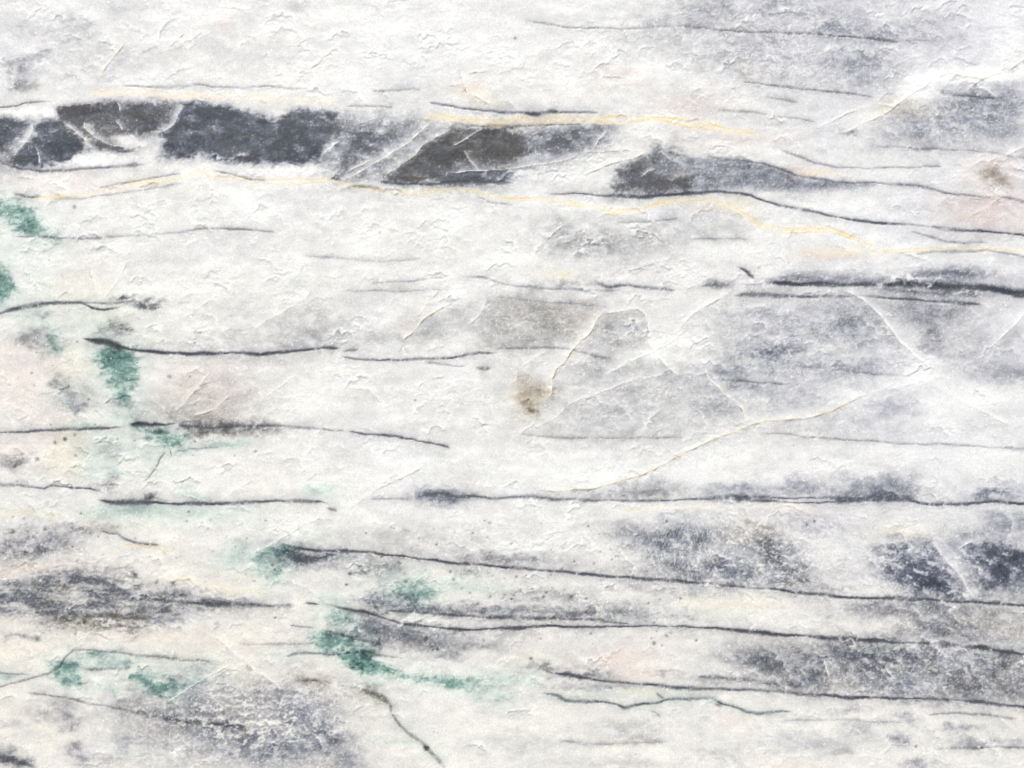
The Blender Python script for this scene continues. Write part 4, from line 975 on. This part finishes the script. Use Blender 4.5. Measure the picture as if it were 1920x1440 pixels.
# ------------------------------------------------------------------ stone material (one mineral mixture, read from the pigment fields)
def stone_material():
    m = bpy.data.materials.new('veined_marble')
    m.use_nodes = True
    nt = m.node_tree
    nd, ln = nt.nodes, nt.links
    bsdf = nd['Principled BSDF']

    def mixc(fac, a, b, mode='MIX'):
        n = nd.new('ShaderNodeMix')
        n.data_type = 'RGBA'
        n.blend_type = mode
        n.clamp_factor = True
        for sock, val in ((n.inputs[0], fac), (n.inputs[6], a), (n.inputs[7], b)):
            if isinstance(val, (int, float)):
                sock.default_value = val
            elif isinstance(val, tuple):
                sock.default_value = val + (1.0,)
            else:
                ln.new(val, sock)
        return n.outputs[2]

    def math_(op, a, b=None, c=None):
        n = nd.new('ShaderNodeMath')
        n.operation = op
        for k, val in enumerate((a, b, c)):
            if val is None:
                continue
            if isinstance(val, (int, float)):
                n.inputs[k].default_value = val
            else:
                ln.new(val, n.inputs[k])
        return n.outputs[0]

    def attr(name):
        n = nd.new('ShaderNodeAttribute')
        n.attribute_name = name
        s = nd.new('ShaderNodeSeparateColor')
        ln.new(n.outputs['Color'], s.inputs[0])
        return s.outputs[0], s.outputs[1], s.outputs[2]

    def ramp(fac, stops):
        n = nd.new('ShaderNodeValToRGB')
        el = n.color_ramp.elements
        el[0].position, el[0].color = stops[0][0], stops[0][1] + (1,)
        el[1].position, el[1].color = stops[-1][0], stops[-1][1] + (1,)
        for p, c in stops[1:-1]:
            e = el.new(p)
            e.color = c + (1,)
        ln.new(fac, n.inputs[0])
        return n.outputs[0]
    g_, gr_, cr_ = attr('pigment_a')
    pk_, wm_, wh_ = attr('pigment_b')
    li_, _, _ = attr('pigment_c')
    tc = nd.new('ShaderNodeTexCoord')

    def noise(scale, detail=2.0, rough=.6):
        n = nd.new('ShaderNodeTexNoise')
        n.inputs['Scale'].default_value = scale
        n.inputs['Detail'].default_value = detail
        n.inputs['Roughness'].default_value = rough
        ln.new(tc.outputs['Object'], n.inputs['Vector'])
        return n.outputs[0]
    n_fine = noise(620, 2)
    n_mid = noise(230, 3)
    # grain breaks up the pigments below the size of the mesh cells
    jitter = math_('MULTIPLY_ADD', math_('SUBTRACT', n_fine, .5), .35, 1.0)
    g2 = math_('MULTIPLY', g_, jitter)
    gr2 = math_('MULTIPLY', gr_, math_('MULTIPLY_ADD', math_('SUBTRACT', n_mid, .5), .7, 1.0))
    col = mixc(li_, (.750, .746, .702), (.680, .678, .703))
    col = mixc(wh_, col, (.94, .935, .90))
    col = mixc(math_('MULTIPLY', pk_, .8), col, (.80, .67, .61))
    col = mixc(math_('MULTIPLY', cr_, 1.0), col, (.75, .60, .275))
    col = mixc(math_('MULTIPLY', gr2, 1.65), col, ramp(gr2, [(0, (.66, .78, .66)), (.25, (.55, .69, .61)), (.55, (.29, .435, .375)), (.85, (.135, .25, .215)), (1, (.065, .135, .12))]))
    cool = ramp(g2, [(0, (1, 1, 1)), (.25, (.655, .662, .715)), (.5, (.352, .370, .435)), (.75, (.148, .167, .222)), (1, (.045, .056, .080))])
    brn = ramp(g2, [(0, (1, 1, 1)), (.25, (.69, .67, .645)), (.5, (.385, .365, .335)), (.75, (.18, .165, .145)), (1, (.065, .058, .052))])
    col = mixc(1.0, col, mixc(wm_, cool, brn), 'MULTIPLY')
    vo = nd.new('ShaderNodeTexVoronoi')
    vo.inputs['Scale'].default_value = 330
    ln.new(tc.outputs['Object'], vo.inputs['Vector'])
    sp = nd.new('ShaderNodeSeparateColor')
    ln.new(vo.outputs['Color'], sp.inputs[0])
    spark = math_('MULTIPLY', math_('GREATER_THAN', sp.outputs[0], .80), math_('LESS_THAN', vo.outputs['Distance'], .36))
    spark = math_('MULTIPLY', spark, math_('MULTIPLY', sp.outputs[1], .48))
    spark = math_('MULTIPLY', spark, math_('MULTIPLY_ADD', g_, -.9, 1.0))
    col = mixc(spark, col, (.90, .90, .90))
    col = mixc(1.0, col, mixc(n_fine, (.72, .72, .72), (1.27, 1.27, 1.27)), 'MULTIPLY')
    ln.new(col, bsdf.inputs['Base Color'])
    bsdf.inputs['Roughness'].default_value = .5
    ln.new(math_('MULTIPLY_ADD', n_mid, .35, .32), bsdf.inputs['Roughness'])
    bsdf.inputs['Specular IOR Level'].default_value = .35
    bp = nd.new('ShaderNodeBump')
    bp.inputs['Strength'].default_value = .16
    bp.inputs['Distance'].default_value = .0006
    ln.new(math_('ADD', math_('MULTIPLY', n_fine, .6), n_mid), bp.inputs['Height'])
    ln.new(bp.outputs[0], bsdf.inputs['Normal'])
    return m


STONE = stone_material()

# ------------------------------------------------------------------ build the slab: one relief sheet, cut into its mineral parts
VX = (ax - 960.0) * S
VY = (720.0 - ay) * S
HZ = H * S
gx = np.gradient(HZ, VX, axis=1)
gy = np.gradient(HZ, VY, axis=0)
nrm = np.stack([-gx, -gy, np.ones_like(gx)], -1)
nrm /= np.linalg.norm(nrm, axis=-1, keepdims=True)
nrm = nrm.reshape(-1, 3).astype(F32)
co = np.stack([np.broadcast_to(VX, H.shape), np.broadcast_to(VY[:, None], H.shape), TOP + HZ], -1).reshape(-1, 3).astype(F32)
one = np.ones_like(grey)
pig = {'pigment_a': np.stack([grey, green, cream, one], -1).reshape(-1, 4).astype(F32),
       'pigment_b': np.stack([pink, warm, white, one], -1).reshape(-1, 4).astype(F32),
       'pigment_c': np.stack([lilac, lilac, lilac, one], -1).reshape(-1, 4).astype(F32)}
jj, ii = np.mgrid[0:NY - 1, 0:NX - 1]
base = (jj * NX + ii).astype(np.int64)
quads = np.stack([base + NX, base + NX + 1, base + 1, base], -1).reshape(-1, 4)
lab = label.reshape(-1)

slab = bpy.data.objects.new('stone_slab', None)
SC.collection.objects.link(slab)
slab['label'] = 'pale grey white marble slab with dark veins and green mineral streaks filling the picture'
slab['category'] = 'stone slab'
slab['kind'] = 'thing'


def mesh_from(name, v, q, n=None, cols=None):
    me = bpy.data.meshes.new(name)
    me.vertices.add(len(v))
    me.vertices.foreach_set('co', v.reshape(-1))
    me.loops.add(q.size)
    me.loops.foreach_set('vertex_index', q.reshape(-1).astype(np.int32))
    me.polygons.add(len(q))
    me.polygons.foreach_set('loop_start', np.arange(0, q.size, 4, dtype=np.int32))
    me.update(calc_edges=True)
    if cols:
        for k, c in cols.items():
            at = me.attributes.new(k, 'FLOAT_COLOR', 'POINT')
            at.data.foreach_set('color', c.reshape(-1))
    if n is not None:
        me.normals_split_custom_set_from_vertices(n)
    me.materials.append(STONE)
    return me


def pieces(idx):
    """connected pieces of a part's cells, largest first (runs of cells joined row by row)"""
    jj_, ii_ = np.nonzero(label == idx)
    if len(jj_) == 0:
        return []
    root = []

    def find(a):
        while root[a] != a:
            root[a] = root[root[a]]
            a = root[a]
        return a
    brk = np.nonzero((np.diff(jj_) != 0) | (np.diff(ii_) != 1))[0] + 1
    st = np.concatenate([[0], brk])
    en = np.concatenate([brk, [len(jj_)]])
    prev, cur, row = [], [], -9
    for k, (a, b) in enumerate(zip(st, en)):
        root.append(k)
        if jj_[a] != row:
            prev = cur if jj_[a] == row + 1 else []
            cur, row = [], jj_[a]
        x0, x1 = ii_[a], ii_[b - 1]
        for (p0, p1, pk) in prev:
            if p0 <= x1 and p1 >= x0:
                ra_, rb_ = find(k), find(pk)
                if ra_ != rb_:
                    root[ra_] = rb_
        cur.append((x0, x1, k))
    groups = {}
    for k, (a, b) in enumerate(zip(st, en)):
        groups.setdefault(find(k), []).append(np.arange(a, b))
    flat = jj_ * (NX - 1) + ii_
    out = [flat[np.concatenate(g)] for g in groups.values()]
    return sorted(out, key=len, reverse=True)


jobs = []
for k in range(1, len(parts)):
    for n_, f in enumerate(pieces(k)):
        if len(f) < 24:
            lab[f] = 0
        else:
            jobs.append((k, n_, np.sort(f)))
jobs.insert(0, (0, 0, np.nonzero(lab == 0)[0]))
made = {}
for k, n_, f in jobs:
    name, text, parent = parts[k]
    q = quads[f]
    used, inv = np.unique(q, return_inverse=True)
    me = mesh_from(name, co[used], inv.reshape(-1, 4), nrm[used], {a: c[used] for a, c in pig.items()})
    o = bpy.data.objects.new(name, me)
    SC.collection.objects.link(o)
    o.parent = made.get(parent, slab) if parent is not None else slab
    if text and n_ == 0:
        o['label'] = text
    if n_ == 0:
        made[k] = o

# sawn edge of the slab down to the ground
ring = np.concatenate([np.arange(NX), np.arange(1, NY) * NX + NX - 1, (NY - 1) * NX + np.arange(NX - 2, -1, -1), np.arange(NY - 2, 0, -1) * NX])
topv = co[ring]
botv = topv.copy()
botv[:, 2] = 0.0
m = len(ring)
idx = np.arange(m)
nx = (idx + 1) % m
qs = np.stack([idx, nx, nx + m, idx + m], -1)
edge = bpy.data.objects.new('slab_edge', mesh_from('slab_edge', np.concatenate([topv, botv]), qs, None,
                                                   {a: np.concatenate([c[ring], c[ring]]) for a, c in pig.items()}))
SC.collection.objects.link(edge)
edge.parent = slab

# ------------------------------------------------------------------ the ground it lies on
gm = bpy.data.materials.new('concrete_ground')
gm.use_nodes = True
gn = gm.node_tree
t = gn.nodes.new('ShaderNodeTexNoise')
t.inputs['Scale'].default_value = 9
t.inputs['Detail'].default_value = 8
r = gn.nodes.new('ShaderNodeValToRGB')
r.color_ramp.elements[0].color = (.22, .215, .205, 1)
r.color_ramp.elements[1].color = (.36, .35, .335, 1)
gn.links.new(t.outputs[0], r.inputs[0])
gn.links.new(r.outputs[0], gn.nodes['Principled BSDF'].inputs['Base Color'])
gn.nodes['Principled BSDF'].inputs['Roughness'].default_value = .9
me = bpy.data.meshes.new('ground')
me.from_pydata([(-40, -40, -.002), (40, -40, -.002), (40, 40, -.002), (-40, 40, -.002)], [], [(0, 1, 2, 3)])
me.materials.append(gm)
ground = bpy.data.objects.new('ground', me)
ground['kind'] = 'structure'
SC.collection.objects.link(ground)
print('parts', len(jobs))
